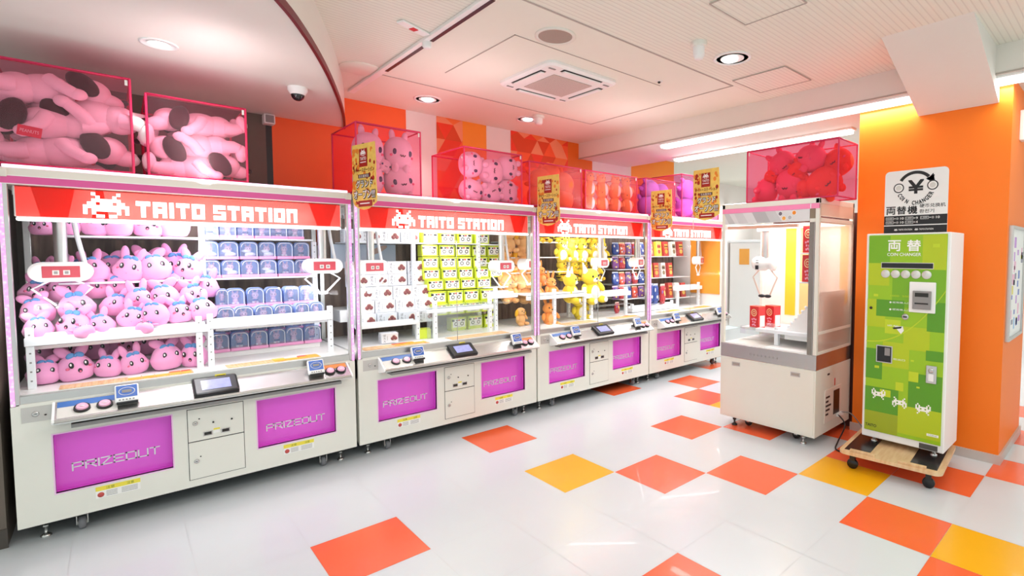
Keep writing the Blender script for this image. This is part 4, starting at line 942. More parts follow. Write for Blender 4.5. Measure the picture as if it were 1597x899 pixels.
put_list(bee, 4.5, [(876, 439, 20), (893, 439, 19), (910, 439, 19), (928, 439, 19)], 'yellow striped bee plush, {} from near end of third shelf, third cabinet', 'bee plush', 0.145)
put_list(fox, 4.30, [(838, 466, 22, 10), (858, 466, 26, 10)], 'orange rabbit plush, {} from near end of white stage, third cabinet', 'orange rabbit plush', 0.19)
put_list(fox, 4.40, [(846, 446, 24), ], 'orange rabbit plush, {} and only one seated higher behind the stage pair', 'orange rabbit plush', 0.19)
put_list(big, 4.26, [(888, 473, 36, 20), (922, 473, 40, -10)], 'big yellow plush cat, {} from near end of white stage, third cabinet', 'big yellow plush', 0.19)
put_list(fox, 4.22, [(858, 510, 30)], 'orange rabbit plush on the cabinet floor, {} and only one under the stage', 'orange rabbit plush', 0.19)
put_list(big, 4.3, [(907, 500, 30)], 'big yellow plush cat on the cabinet floor, {} and only one under the stage', 'big yellow plush', 0.19)
stage_bar(c, 2.96, 3.74, 4.16, 1.06, (3.30, 3.72), 0.05, 0.04); stage_bar(c, 3.76, 4.48, 4.20, 1.03, (3.86, 4.42), 0.06, 0.05); perforated_post(c, 3.78, 4.50, ZF, 1.82)
slab(c, 'acrylic_plate', 3.80, 4.45, 4.12, 4.24, 0.93, 0.936, M['acryl']); floor_mat(c, 3.3, 3.75, 3.965, 4.11, 10, False); floor_mat(c, 4.0, 4.42, 3.965, 4.11, 11)
# toy packs: pillow packs with a header and a printed figure
def pack(col, col2, spots):
    t = thing('toy_pack', 'coloured toy pack', 'toy pack'); m1 = mat('pack_'+col, col, 0.25, vary=0.1, scale=20, coat=0.3); m2 = mat('pack_'+col2, col2, 0.3)
    b = MB(); b.ell((0, 0, 0.085), (0.055, 0.022, 0.075), m1, seg=16, ring=10, sq=0.45); b.box(-0.05, 0.05, -0.003, 0.003, 0.155, 0.175, m2); b.box(-0.05, 0.05, -0.003, 0.003, 0.0, 0.012, m1); b.build('pouch', t)
    f = MB(); r = random.Random(spots)
    for i in range(6): f.ell((r.uniform(-0.034, 0.034), -0.0225, r.uniform(0.03, 0.14)), (r.uniform(0.008, 0.018), 0.002, r.uniform(0.008, 0.02)), mat('blot_'+(q := r.choice(['f6f2ee', 'e9a46c', 'c2403c', '3a57a8', 'f3d76a', '8c5aa8'])), q, 0.35), seg=10, ring=6)
    f.build('print', t)
    return Kind(t)
packs = [pack('2f4a94', 'c8d2ec', 1), pack('b8303c', 'f3d0c4', 2), pack('7d4a8c', 'e6c8e6', 3), pack('d8553f', 'f6e2b0', 4)]
p = at(962, 492, 4.35); packs[1].put((p.x, p.y, ZF), (0, 0, 0.2), 0.8, 'small red toy pack alone on the third cabinet floor', 'toy packs in the third cabinet')
for r, (py, Y) in enumerate(((398, 4.56), (420, 4.54), (444, 4.50), (466, 4.46))):
    z = at(975, py, Y).z; slab(cab4, 'shelf', 4.57, 5.12, Y-0.06, 4.83, z-0.010, z, M['whitem'], 0.002)
    for i, px in enumerate((960, 970, 980, 990, 1000)):
        p = at(px, py, Y); s = 0.98; packs[(i*3+r*2) % 4].put((p.x, p.y, z), (R(-4), 0, R(g.uniform(-6, 6))), (0.98, 1, (at(px, py-20, Y).z-z)/0.178), f'small coloured toy pack, {ORD[i]} from near end, {ORD[r]} shelf, farthest cabinet', 'toy packs in the farthest cabinet')
c = cab4
o = cab2.location; b = MB(); b.box(1.36-o.x, 1.92-o.x, 4.805-o.y, 4.812-o.y, 1.40, 1.61, mat('poster_blue_grey', 'c3cede', 0.4)); put_text(b, 'K', (1.49-o.x, 4.8045-o.y, 1.50), (1, 0, 0), (0, 0, 1), 0.05, 0.06, M['ink'], 1, 0.03); b.ell((1.76-o.x, 4.803-o.y, 1.56), (0.09, 0.004, 0.025), mat('poster_skin', 'c9a99c', 0.5), rot=(0, R(-25), 0), seg=14, ring=8); b.build('back_poster', cab2)
M['orangep'] = mat('orange_panel', 'f9a238', 0.4, vary=0.04)
slab(c, 'coloured_panel', 6.100, 6.112, 4.00, 4.50, ZF+0.16, 1.72, M['orangep']); slab(c, 'side_board', 6.113, 6.122, 3.96, 4.84, ZF, 1.83, M['wallwhite'])
def snack(col, col2):
    t = thing('snack_box', 'upright snack box', 'snack box'); b = MB(); b.box(-0.055, 0.055, -0.03, 0.03, 0, 0.21, mat('snack_'+col, col, 0.35, vary=0.08, scale=30), 0.002); b.build('carton', t)
    f = MB(); f.box(-0.04, 0.04, -0.0312, -0.0302, 0.11, 0.17, mat('snack_'+col2, col2, 0.35)); f.ell((0, -0.031, 0.065), (0.035, 0.002, 0.032), mat('snack_'+col2, col2, 0.35), seg=14, ring=8)
    for i in range(5): f.box(-0.04+i*0.016, -0.03+i*0.016, -0.0325, -0.0312, 0.125, 0.15, M['ink'])
    f.build('front_print', t); return Kind(t)
sn = [snack('c64a46', 'f0d26a'), snack('e6dc4a', 'c84c3c'), snack('b8423c', 'e9a54a'), snack('e8e4da', '8a7a5a')]
for r, (py, Y, xs) in enumerate(((400, 4.55, (1013, 1026, 1037, 1049, 1060)), (433, 4.5, (1012, 1022, 1033, 1044)), (464, 4.4, (1044, 1054, 1064)))):
    z = at(xs[1], py, Y).z; slab(c, 'shelf', 5.14, 6.02, Y-0.06, 4.83, z-0.010, z, M['whitem'], 0.002)
    for i, px in enumerate(xs):
        p = at(px, py, Y); sn[(i+r) % 4].put((p.x, p.y, z), (R(-6), 0, R(g.uniform(-5, 5))), (0.86, 1, (at(px, py-23, Y).z-z)/0.212), f'upright snack box, {ORD[i]} from near end, {ORD[r]} shelf, farthest cabinet', 'snack boxes in the farthest cabinet')
for i, (px, kd) in enumerate(((1014, 0), (1022, 0), (1033, 1))):
    p = at(px, 474, 4.3); packs[kd].put((p.x, p.y, p.z), (0, 0, 0.1), (1.0, 1, 1.5), f'tall toy pack, {ORD[i]} from near end, on white stage of farthest cabinet', 'tall toy packs in the farthest cabinet')
stage_bar(c, 4.58, 5.45, 4.28, at(1020, 476, 4.3).z-0.055, (4.62, 5.40), 0.09, 0.05); stage_bar(c, 5.5, 6.07, 4.3, 1.02, (5.55, 6.03), 0.08, 0.05); floor_mat(c, 4.85, 5.25, 4.0, 4.12, 14); floor_mat(c, 5.4, 5.95, 4.0, 4.12, 15)

# ------------------------------------------------------------------ clear toy bags standing on the roofs
def toy_bag(label, o, ex, ey, w, d, h, film, lean=0.0, seed=0):
    """a vinyl carry bag: six slightly bulging sheets, piping on every edge, a zip along the top"""
    t = thing('toy_bag', label, 'toy bag', o, group='clear vinyl toy bags'); ex = Vector(ex); ey = Vector(ey); ez = Vector((0, 0, 1))
    def P(u, v, q, out=None):
        p = ex*(w*u)+ey*(d*v+lean*q*h)+ez*(h*q)
        if out is not None: p += out
        return p
    b = MB(); n = 8
    def sheet(fn, nrm, amp):
        vs = []
        for i in range(n+1):
            for j in range(n+1):
                a, c_ = i/n, j/n; bul = math.sin(PI*a)*math.sin(PI*c_); nz = noise.noise(Vector((a*4+seed, c_*4, amp*30+seed)))
                vs.append(fn(a, c_)+nrm*(amp*bul+0.010*nz*min(1, 4*bul)))
        b.add(vs, [(i*(n+1)+j, (i+1)*(n+1)+j, (i+1)*(n+1)+j+1, i*(n+1)+j+1) for i in range(n) for j in range(n)], film, True)
    sheet(lambda a, c_: P(a, 0, c_), -ey, 0.014); sheet(lambda a, c_: P(a, 1, c_), ey, 0.02); sheet(lambda a, c_: P(0, a, c_), -ex, 0.02); sheet(lambda a, c_: P(1, a, c_), ex, 0.02); sheet(lambda a, c_: P(a, c_, 1), ez, 0.018)
    sheet(lambda a, c_: P(a, c_, 0.005), ez, 0.0)
    b.build('vinyl_sheet', t)
    m = MB()
    for q in (0.01, 1): m.tube([P(0, 0, q), P(1, 0, q), P(1, 1, q), P(0, 1, q)], 0.0065, M['piping'], 6, True)
    for u, v in ((0, 0), (1, 0), (1, 1), (0, 1)): m.tube([P(u, v, 0.01), P(u, v, 1)], 0.0065, M['piping'], 6)
    m.build('piping', t)
    z = MB(); z.tube([P(0.0, 0.03, 0.985)+ez*0.006, P(1.0, 0.03, 0.985)+ez*0.006], 0.005, mat('zip_red', 'b01f45', 0.4), 6); z.box(-0.006, 0.006, -0.003, 0.003, -0.03, 0, M['pale'], 0.001, Matrix.Translation(P(0.97, 0, 0.98)-ey*0.008)); z.build('zip', t)
    return t, P
M['dogw'] = mat('dog_plush_white', 'f8e9ea', 0.9, vary=0.05, scale=16, bump=0.4, sheen=0.3); M['tagred'] = mat('red_tag', 'd01f3c', 0.4)
def make_dog():
    """white floppy dog with dark ears, about 0.4 m from nose to feet, lying along x"""
    t = thing('dog_plush', 'white plush dog with dark ears', 'plush toy')
    b = MB(); b.ell((0.02, 0, 0), (0.125, 0.085, 0.085), M['dogw'], seg=20, ring=12); b.ell((0.13, 0.0, -0.01), (0.09, 0.08, 0.08), M['dogw'], seg=18, ring=12); b.build('body', t)
    h = MB(); h.ell((-0.15, 0, 0.03), (0.085, 0.072, 0.078), M['dogw'], seg=20, ring=12); h.ell((-0.215, -0.02, 0.0), (0.075, 0.05, 0.048), M['dogw'], rot=(0, R(-10), 0), seg=18, ring=12); h.build('head', t)
    MB().ell((-0.288, -0.02, 0.012), (0.022, 0.022, 0.018), M['plushk'], seg=12, ring=8).build('nose', t)
    for q in (-1, 1):
        MB().ell((-0.11, q*0.072, 0.035), (0.056, 0.028, 0.095), M['plushk'], rot=(R(q*14), R(28), 0), seg=16, ring=10).build('ear', t)
        a = MB(); a.tube([(0.02, q*0.07, 0.03), (-0.02, q*0.10, -0.02), (-0.07, q*0.10, -0.05)], [0.035, 0.033, 0.030], M['dogw'], 12); a.ell((-0.085, q*0.10, -0.055), (0.04, 0.032, 0.032), M['dogw'], seg=12, ring=8); a.build('arm', t)
        l = MB(); l.tube([(0.15, q*0.05, -0.02), (0.22, q*0.06, -0.03), (0.25, q*0.065, -0.02)], [0.048, 0.042, 0.036], M['dogw'], 12); l.ell((0.265, q*0.065, 0.01), (0.036, 0.04, 0.062), M['dogw'], seg=14, ring=10); l.build('foot', t)
    e = MB(); e.tube([(-0.085, 0.07*math.cos(a), 0.02+0.072*math.sin(a)) for a in [2*PI*i/16 for i in range(16)]], 0.008, M['tagred'], 6, True); e.build('collar', t)
    return Kind(t)
ZR = 1.982
dog = make_dog()
bagA = toy_bag('big pink vinyl bag of white dogs nearest the viewer', (-0.405, 3.955, ZR), (1, 0, 0), (0, 1, 0), 0.505, 0.58, 0.53, M['bagpink'], 0.0, 1)
bagB = toy_bag('big pink vinyl bag of white dogs under the dome camera', (0.165, 3.95, ZR), (1, 0, 0), (0, 1, 0), 0.475, 0.58, 0.465, M['bagpink'], 0.0, 2)
def fill(bag, kind, lst, lab, grp, end='near end'):
    """toys inside a bag; each label gives its row and its place in the row"""
    t, P = bag; qs = sorted({q[2] for q in lst}); rows_ = []
    for q in qs:
        if rows_ and q-rows_[-1][0] < 0.14: rows_[-1].append(q)
        else: rows_.append([q])
    for i, (u, v, q, rot, s, *kk) in enumerate(lst):
        k = next(n for n, r_ in enumerate(rows_) if q in r_); mates = sorted(x[0] for x in lst if x[2] in rows_[k])
        rn = ('bottom' if k == 0 else 'top' if k == len(rows_)-1 else 'middle' if len(rows_) == 3 else ORD[k])+' row' if len(rows_) > 1 else 'only row'
        p = t.location+P(u, v, q); what = lab
        if len(mates) > 1: what = lab.replace('{}', f'{rn}, {ORD[mates.index(u)]} from {end}')
        else: what = lab.replace('{}', f'{rn}')
        if kk: what = kk[0][1]+what
        (kk[0][0] if kk else kind).put(p, tuple(R(a) for a in rot), s, what, grp)
fill(bagA, dog, [(0.50, 0.26, 0.20, (10, 0, 172), 1.00), (0.30, 0.22, 0.47, (0, -10, 8), 0.98), (0.66, 0.24, 0.62, (200, 12, -10), 0.98), (0.40, 0.22, 0.80, (20, 0, 186), 0.98)],
     'white plush dog with dark ears, {}, in the bag nearest the viewer', 'white dogs in vinyl bags')
fill(bagB, dog, [(0.52, 0.24, 0.18, (0, 0, 178), 0.90), (0.46, 0.22, 0.46, (190, 0, 4), 0.90), (0.50, 0.24, 0.75, (0, -8, 10), 0.87)],
     'white plush dog with dark ears, {}, in the bag under the dome camera', 'white dogs in vinyl bags')
b = MB(); b.box(-0.043, 0.043, -0.002, 0.002, -0.026, 0.026, M['tagred'], 0.0005); put_text(b, 'PEANUTS', (-0.033, -0.0025, -0.008), (1, 0, 0), (0, 0, 1), 0.066, 0.016, mat('tag_pink_ink', 'e58aa0', 0.4))
o = b.build('cloth_tag'); o.location = (at(46, 205, 3.944)); o.rotation_euler = (0, R(8), 0); tag(o, 'red cloth tag with lettering lying against the front of nearest vinyl bag', 'tag')
# round faced white plush
M['softw'] = mat('soft_white_plush', 'f3dfe6', 0.9, vary=0.05, scale=12, bump=0.35, sheen=0.3); M['eyenavy'] = mat('navy_eye', '25204f', 0.25, coat=0.5); M['mouthk'] = mat('brown_mouth', '4a1a26', 0.5)
def make_round(name, m, m_eye, r=0.11):
    t = thing(name, 'round plush', 'plush toy')
    MB().ell((0, 0, 0), (r, r*0.8, r*0.92), m, seg=20, ring=14, sq=0.85).build('head', t)
    for q in (-1, 1):
        MB().ell((q*r*0.45, r*0.1, r*0.95), (r*0.22, r*0.16, r*0.36), m, rot=(0, R(q*15), 0), seg=12, ring=8).build('ear', t)
        MB().ell((q*r*0.55, -r*0.70, r*0.02), (r*0.14, r*0.07, r*0.16), m_eye, seg=14, ring=8).build('eye', t)
        MB().ell((q*r*0.4, -r*0.55, -r*0.8), (r*0.24, r*0.26, r*0.26), m, seg=12, ring=8).build('paw', t)
        MB().ell((q*r*0.74, -r*0.60, -r*0.18), (r*0.12, r*0.04, r*0.07), M['cheek'], seg=10, ring=6).build('cheek', t)
    k = MB(); k.tube([(r*x, -r*0.815, r*z) for x, z in ((-0.18, -0.12), (-0.1, -0.2), (-0.03, -0.17), (0, -0.12), (0.03, -0.17), (0.1, -0.2), (0.18, -0.12))], r*0.03, M['mouthk'], 6); k.build('mouth', t)
    return Kind(t)
rnd = make_round('round_plush', M['softw'], M['eyenavy'])
x0 = at(557, 300, 3.965).x; x1 = at(657, 312, 3.965).x
bagC = toy_bag('pink vinyl bag of round white plush on near end of second cabinet', (x0, 3.965, ZR), (1, 0, 0), (0, 1, 0), x1-x0, 0.55, at(556, 190, 3.965).z-ZR, M['bagpink'], 0.0, 3)
fill(bagC, rnd, [(0.26, 0.24, 0.22, (0, 0, 0), (1.0, 1.15, 1.25)), (0.74, 0.24, 0.22, (0, -10, 0), (1.02, 1.15, 1.25)), (0.26, 0.24, 0.66, (-3, 6, 0), (1.02, 1.15, 1.35)), (0.74, 0.24, 0.66, (0, 4, 0), (1.0, 1.15, 1.35)), (0.5, 0.20, 0.45, (0, 20, 0), 0.5)],
     'round white plush, {}, near bag on second cabinet', 'round white plush in vinyl bags')
x0 = at(725, 318, 3.965).x; x1 = at(814, 325, 3.965).x
bagD = toy_bag('pink vinyl bag of round white plush on far end of second cabinet', (x0, 3.965, ZR), (1, 0, 0), (0, 1, 0), x1-x0, 0.60, at(722, 228, 3.965).z-ZR, M['bagpink'], 0.0, 4)
fill(bagD, rnd, [(0.20, 0.17, 0.22, (0, 20, 0), 0.97), (0.52, 0.17, 0.20, (0, 150, 0), 1.02), (0.82, 0.17, 0.25, (0, 90, 0), 1.02), (0.20, 0.17, 0.72, (0, 88, 0), 1.02), (0.54, 0.16, 0.62, (0, 92, 0), 1.06), (0.83, 0.17, 0.74, (0, -90, 0), 1.00)],
     'round white plush, {}, far bag on second cabinet', 'round white plush in vinyl bags')
M['chick'] = mat('orange_red_plush', 'f2703a', 0.9, vary=0.08, scale=12, bump=0.35); M['eggo'] = mat('egg_tan_plush', 'e98a4a', 0.9, vary=0.08, scale=12, bump=0.3); M['eggw'] = mat('egg_belly', 'f6dfe8', 0.9); M['lilac'] = mat('lilac_plush', 'b57ad0', 0.9, vary=0.07, scale=12, bump=0.3); M['redplush'] = mat('red_plush', 'f04a32', 0.9, vary=0.06, scale=10, bump=0.3); M['rosep'] = mat('rose_plush', 'f2667c', 0.9, vary=0.05, scale=10, bump=0.3)
chick = make_round('chick_plush', M['chick'], M['eyenavy'])
x0 = at(826, 325, 3.965).x; x1 = at(907, 333, 3.965).x
bagE = toy_bag('red vinyl bag of orange plush on near end of third cabinet', (x0, 3.965, ZR), (1, 0, 0), (0, 1, 0), x1-x0, 0.55, at(823, 251, 3.965).z-ZR, M['bagred'], 0.0, 5)
fill(bagE, chick, [(0.25, 0.18, 0.22, (0, 10, 40), 1.12), (0.72, 0.18, 0.22, (0, 170, 180), 1.12), (0.3, 0.18, 0.62, (20, 80, 180), 1.08), (0.72, 0.18, 0.60, (0, 30, 150), 1.12), (0.5, 0.2, 0.84, (0, 200, 170), 0.95)], 'orange plush, {}, near red bag on third cabinet', 'orange plush in red bag')
def make_egg():
    t = thing('bear_plush', 'small tan bear plush with pale belly', 'plush toy'); b = MB(); b.ell((0, 0, 0), (0.058, 0.052, 0.075), M['eggo'], seg=16, ring=12); b.build('body', t)
    MB().ell((0.012, -0.018, 0.0), (0.036, 0.038, 0.058), M['eggw'], seg=14, ring=10).build('belly', t); h = MB(); h.ell((0, -0.004, 0.092), (0.046, 0.040, 0.038), M['eggo'], seg=14, ring=10); h.build('head', t)
    for q in (-1, 1): MB().ell((q*0.034, 0, 0.124), (0.015, 0.010, 0.015), M['eggo'], seg=10, ring=6).build('ear', t); MB().ell((q*0.017, -0.040, 0.098), (0.005, 0.004, 0.006), M['eye'], seg=8, ring=6).build('eye', t); MB().ell((q*0.056, -0.02, 0.02), (0.016, 0.016, 0.032), M['eggo'], rot=(R(-20), R(q*-20), 0), seg=10, ring=8).build('arm', t)
    return Kind(t)
egg = make_egg()
x0 = at(913, 328, 3.965).x; x1 = at(993, 336, 3.965).x
bagF = toy_bag('red vinyl bag of small tan bears on far end of third cabinet', (x0, 3.965, ZR), (1, 0, 0), (0, 1, 0), x1-x0, 0.5, at(911, 265, 3.965).z-ZR, M['bagred'], 0.0, 6)
fill(bagF, egg, [(u, 0.14, q, (0, 6*(-1)**k, 0), 1.25) for k, (u, q) in enumerate([(0.13, 0.20), (0.38, 0.20), (0.63, 0.20), (0.87, 0.20), (0.13, 0.58), (0.38, 0.58), (0.63, 0.58), (0.87, 0.58)])], 'small tan bear plush, {}, far red bag on third cabinet', 'tan bears in red bag')
lil = make_round('lilac_plush', M['lilac'], M['lilac'])
x0 = at(1007, 336, 3.965).x; x1 = at(1052, 342, 3.965).x
bagG = toy_bag('mauve vinyl bag of lilac plush on near end of farthest cabinet', (x0, 3.965, ZR), (1, 0, 0), (0, 1, 0), x1-x0, 0.5, at(1003, 277, 3.965).z-ZR, M['bagmauve'], 0.0, 7)
fill(bagG, lil, [(0.3, 0.22, 0.28, (0, 20, 140), 1.19), (0.75, 0.22, 0.26, (0, 0, 200), 1.12), (0.35, 0.22, 0.72, (0, 60, 170), 1.12), (0.76, 0.24, 0.68, (0, 110, 180), 1.06)], 'lilac plush, {}, near mauve bag on farthest cabinet', 'lilac plush in mauve bags')
x0 = at(1063, 340, 3.97).x; x1 = at(1120, 347, 3.97).x
bagH = toy_bag('mauve vinyl bag of lilac plush on far end of farthest cabinet', (x0, 3.97, ZR), (1, 0, 0), (0, 1, 0), x1-x0, 0.55, at(1061, 271, 3.97).z-ZR, M['bagmauve'], 0.0, 8)
fill(bagH, lil, [(0.25, 0.2, 0.25, (0, 20, 140), 1.20), (0.72, 0.2, 0.25, (0, 0, 200), 1.20), (0.3, 0.2, 0.68, (0, 60, 170), 1.20), (0.74, 0.22, 0.68, (0, 110, 180), 1.14)], 'lilac plush, {}, far mauve bag on farthest cabinet', 'lilac plush in mauve bags')

# ------------------------------------------------------------------ opening announcement cards on thin rods
M['cardgold'] = mat('card_gold', 'f2cd66', 0.4, vary=0.18, scale=28); M['cardred'] = mat('card_red', 'a5281c', 0.4, vary=0.1); M['cardorange'] = mat('card_orange', 'e98c30', 0.4, vary=0.15, scale=30)
def card(x, y, z, rot, label):
    """stands in the yz plane, printed side towards -x"""
    t = thing('announcement_card', label, 'sign card', (x, y, z), (0, 0, rot), 'grand opening cards')
    # outline seen from -x: the card's left edge lies at larger y
    T = lambda u, v, o=0.0: Vector((-o, -u, v))
    W_, H_ = 0.29, 0.46; out = [(0.02, 0.0+0.03), (0.07, 0.012), (0.13, 0.0), (0.19, 0.006), (0.25, 0.03), (0.29, 0.05), (0.295, 0.12), (0.285, 0.2), (0.288, 0.34), (0.28, H_), (0.0, H_), (-0.004, 0.3), (0.004, 0.2), (-0.012, 0.12), (0.0, 0.06)]
    b = MB(); b.prism([T(u, v, 0.002) for u, v in out], (0.004, 0, 0), M['cardgold']); r = random.Random(int(x*10))
    b = b.build('board', t)
    f = MB()
    for i in range(90):
        u, v = r.choice([r.uniform(0.01, 0.07), r.uniform(0.21, 0.275), r.uniform(0.01, 0.08), r.uniform(0.02, 0.26)]), r.uniform(0.04, 0.42); rr = r.uniform(0.005, 0.017)
        f.poly([T(u+rr*math.cos(a), v+rr*1.2*math.sin(a), 0.0024+i*0.000015) for a in [2*PI*k/10 for k in range(10)]][::-1], r.choice([M['cardred'], M['cardorange'], M['cardgold'], M['cardorange']]))
    def quad(u0, u1, v0, v1, m, o): f.poly([T(u0, v0, o), T(u0, v1, o), T(u1, v1, o), T(u1, v0, o)], m)
    quad(0.09, 0.19, 0.30, 0.425, M['cardred'], 0.0040)
    put_bitmap(f, EMBLEM, T(0.108, 0.375, 0.0046), (0, -1, 0), (0, 0, 1), 0.0058, M['paper']); put_text(f, 'TAITO', T(0.104, 0.345, 0.0046), (0, -1, 0), (0, 0, 1), 0.072, 0.022, M['paper'], 1, 0.02); quad(0.104, 0.176, 0.328, 0.334, M['paper'], 0.0046)
    put_text(f, 'タイトーステーション', T(0.02, 0.262, 0.0046), (0, -1, 0), (0, 0, 1), 0.25, 0.030, mat('card_brown', '4a1c10', 0.5), 1, 0.02)
    quad(0.075, 0.215, 0.222, 0.248, mat('card_brown', '4a1c10', 0.5), 0.0044); put_text(f, '名古屋栄店', T(0.085, 0.225, 0.0048), (0, -1, 0), (0, 0, 1), 0.12, 0.020, M['paper'])
    for i, s in enumerate(('グランド', 'オープン!!!')):
        u, v, w, h_ = (0.045, 0.150, 0.21, 0.064) if i == 0 else (0.012, 0.074, 0.27, 0.072)
        put_text(f, s, T(u, v, 0.0050), (0, -1, 0), (0, 0, 1), w, h_, M['ink'], 1, 0.09); put_text(f, s, T(u+0.006, v+0.006, 0.0058), (0, -1, 0), (0, 0, 1), w-0.012, h_-0.012, M['paper'], 1, 0.02)
    quad(0.07, 0.24, 0.022, 0.064, M['cardred'], 0.0044); quad(0.09, 0.21, 0.040, 0.048, M['paper'], 0.0048)
    f.build('print', t)
    k = MB(); k.tube([(0.004, 0.004, H_*0.98), (0.004, 0.004, -0.1)], 0.003, M['pale'], 6); k.build('rod', t)
    return t
def card_at(x, y, rot, label, px, py):
    p = atx(px, py, x); return card(x, y, p.z, rot, label)
card_at(1.262, 3.895, R(12), 'gold and red announcement card on the post between nearest and second cabinets', 545, 330)
card_at(2.90, 3.895, R(6), 'gold and red announcement card on the post between second and third cabinets', 842, 353)
card_at(4.524, 3.895, R(4), 'gold and red announcement card on the post between third and farthest cabinets', 1016, 361)
card(3.90, 2.845, atx(1100, 344, 3.9).z, R(-3), 'gold and red announcement card sticking out beside the small claw machine')
# ------------------------------------------------------------------ small claw machine beside the pillar
M['clawcream'] = mat('claw_cream_enamel', 'e6e4d8', 0.3, vary=0.02); M['clawside'] = mat('claw_side_panel', 'e2cbb8', 0.3, vary=0.03)  # side panel tan: orange reflection of the pillar mixed into its colour
M['tintside'] = clear_mat('claw_side_acrylic', (0.93, 0.90, 0.88), 0.20, 0.12, 0.28, (0.93, 0.80, 0.70))
CXF, CY0, CY1 = 3.915, 1.684, 2.543; CD = 0.70; CW = CY1-CY0
t = thing('claw_machine', 'small white single claw machine standing between big cabinets and the orange pillar', 'claw game', (CXF, CY0, 0))
# local frame: x into the machine, y along its front (towards the big cabinets), z up
b = MB(); b.box(0, CD, 0, CW, 0.08, 0.615, M['clawcream'], 0.004)
b.build('lower_body', t)
b = MB(); b.box(-0.004, 0.0, 0.012, CW-0.012, 0.10, 0.600, M['clawcream'], 0.002); fp = b.build('front_panel', t)
for yc in (0.163, 0.700):
    s = MB(); s.box(-0.0055, -0.004, yc-0.04, yc+0.04, 0.545, 0.58, M['alu'], 0.0005); s.box(-0.007, -0.0055, yc-0.032, yc+0.032, 0.553, 0.573, mat('pull_recess', 'a99f95', 0.4)); s.build('recessed_pull', fp)
b = MB(); b.box(0, CD, 0, CW, 0.615, 0.735, M['steel'], 0.003)
b.lathe([(0.012, 0), (0.012, 0.001), (0.009, 0.001), (0.009, 0)], (0.0, 0.56, 0.668), M['grey'], 12, 'X')
for i in range(7): b.box(-0.001, 0, 0.525-i*0.035, 0.535-i*0.035, 0.660, 0.675, M['grey'])
b.build('metal_apron', t)
for y in (0.0, CW-0.03):
    for x in (0, CD-0.03): MB().box(x, x+0.03, y, y+0.03, 0.735, 1.955, M['clawcream'], 0.003).build('corner_post', t)
b = MB(); b.box(0.0, 0.006, 0.032, 0.036, 0.735, 1.775, M['alu']); b.build('glass_edge', t)
b = MB(); b.box(0, CD, 0, CW, 1.915, 1.957, M['clawcream'], 0.003); b.box(0.02, CD-0.01, 0, 0.01, 1.82, 1.915, M['clawside'], 0.002); b.box(0.02, CD-0.01, 0, 0.012, 1.775, 1.805, M['clawcream'], 0.002); b.build('roof', t)
b = MB(); b.box(-0.002, 0.01, 0.0, CW, 1.876, 1.915, mat('pale_pink_strip', 'f58fb8', 0.35)); b.box(-0.003, 0.0, 0.064, 0.07, 1.876, 1.915, M['white']); b.build('pink_band', t)
b = MB(); hdr = mat('grey_header', 'dcdcdc', 0.35, vary=0.02); b.box(0.0, 0.008, 0.075, CW-0.03, 1.782, 1.876, hdr)
for i, (y, w, c_) in enumerate(((0.79, 0.06, 'c3c3c4'), (0.69, 0.09, 'cfcfd0'), (0.52, 0.15, 'b4b4b6'), (0.40, 0.10, 'c9c9ca'))):
    b.poly([(-0.0006-i*0.0001, y, 1.785), (-0.0006-i*0.0001, y-w, 1.785), (-0.0006-i*0.0001, y-w+0.06, 1.874), (-0.0006-i*0.0001, y+0.05, 1.874)], mat('hdr_'+c_, c_, 0.4))
for (y, z, c_) in ((0.315, 1.850, '6e6e78'), (0.285, 1.812, 'f0a94a'), (0.235, 1.816, 'b5b5b8'), (0.200, 1.852, 'ef8f22')):
    for rr, cc, o in ((0.021, 'f4f4f4', 0.0012), (0.017, c_, 0.0016)): b.poly([(-o, y-rr*math.cos(a), z+rr*math.sin(a)) for a in [PI/6+2*PI*k/6 for k in range(6)]], mat('hex_'+cc, cc, 0.4))
b.build('header', t)
b = MB(); b.box(0.0, 0.01, 0.03, 0.073, 1.80, 1.876, mat('side_strip_brown', '8a7a66', 0.4)); b.box(0.0, 0.01, 0.03, 0.073, 1.772, 1.800, M['clawcream'], 0.001); b.build('header_end', t)
MB().poly([(0.004, 0.03, 0.735), (0.004, 0.03, 1.78), (0.004, CW-0.03, 1.78), (0.004, CW-0.03, 0.735)], M['glass']).build('front_glass', t)
b = MB(); b.box(0.03, CD-0.03, 0.0, 0.008, 0.735, 1.775, M['tintside']); b.box(0.03, CD-0.03, -0.002, 0.01, 0.735, 0.76, M['clawcream'], 0.002); b.box(0.03, CD-0.03, -0.003, 0.0, 0.895, 0.92, M['clawcream'], 0.002); b.build('side_panel', t)
b = MB(); b.poly([(0.03, CW-0.006, 0.735), (CD-0.03, CW-0.006, 0.735), (CD-0.03, CW-0.006, 1.915), (0.03, CW-0.006, 1.915)], M['glass']); b.build('side_glass', t)
b = MB(); b.box(0.006, 0.03, 0.032, 0.078, 0.735, 1.775, mat('inner_mirror_strip', '8f8880', 0.25, 0.4, vary=0.2, scale=8)); b.build('inner_strip', t)
b = MB(); b.box(CD-0.02, CD-0.004, 0.03, CW-0.03, 0.735, 1.775, mat('claw_back', 'efeae0', 0.3, vary=0.02)); b.box(CD-0.026, CD-0.021, 0.50, 0.60, 0.95, 1.76, mat('claw_yellow', 'f9bf2a', 0.4)); b.box(CD-0.026, CD-0.021, 0.33, 0.46, 0.95, 1.76, mat('claw_orange_pale', 'f3b77a', 0.5)); b.box(CD-0.026, CD-0.021, 0.03, 0.10, 1.1, 1.76, mat('claw_yellow', 'f9bf2a', 0.4)); b.build('back_panel', t)
b = MB(); b.box(0.01, CD-0.02, 0.03, CW-0.03, 0.728, 0.742, M['white']); b.box(0.03, 0.3, 0.45, 0.80, 0.742, 0.744, M['pale']); b.build('floor_panel', t)
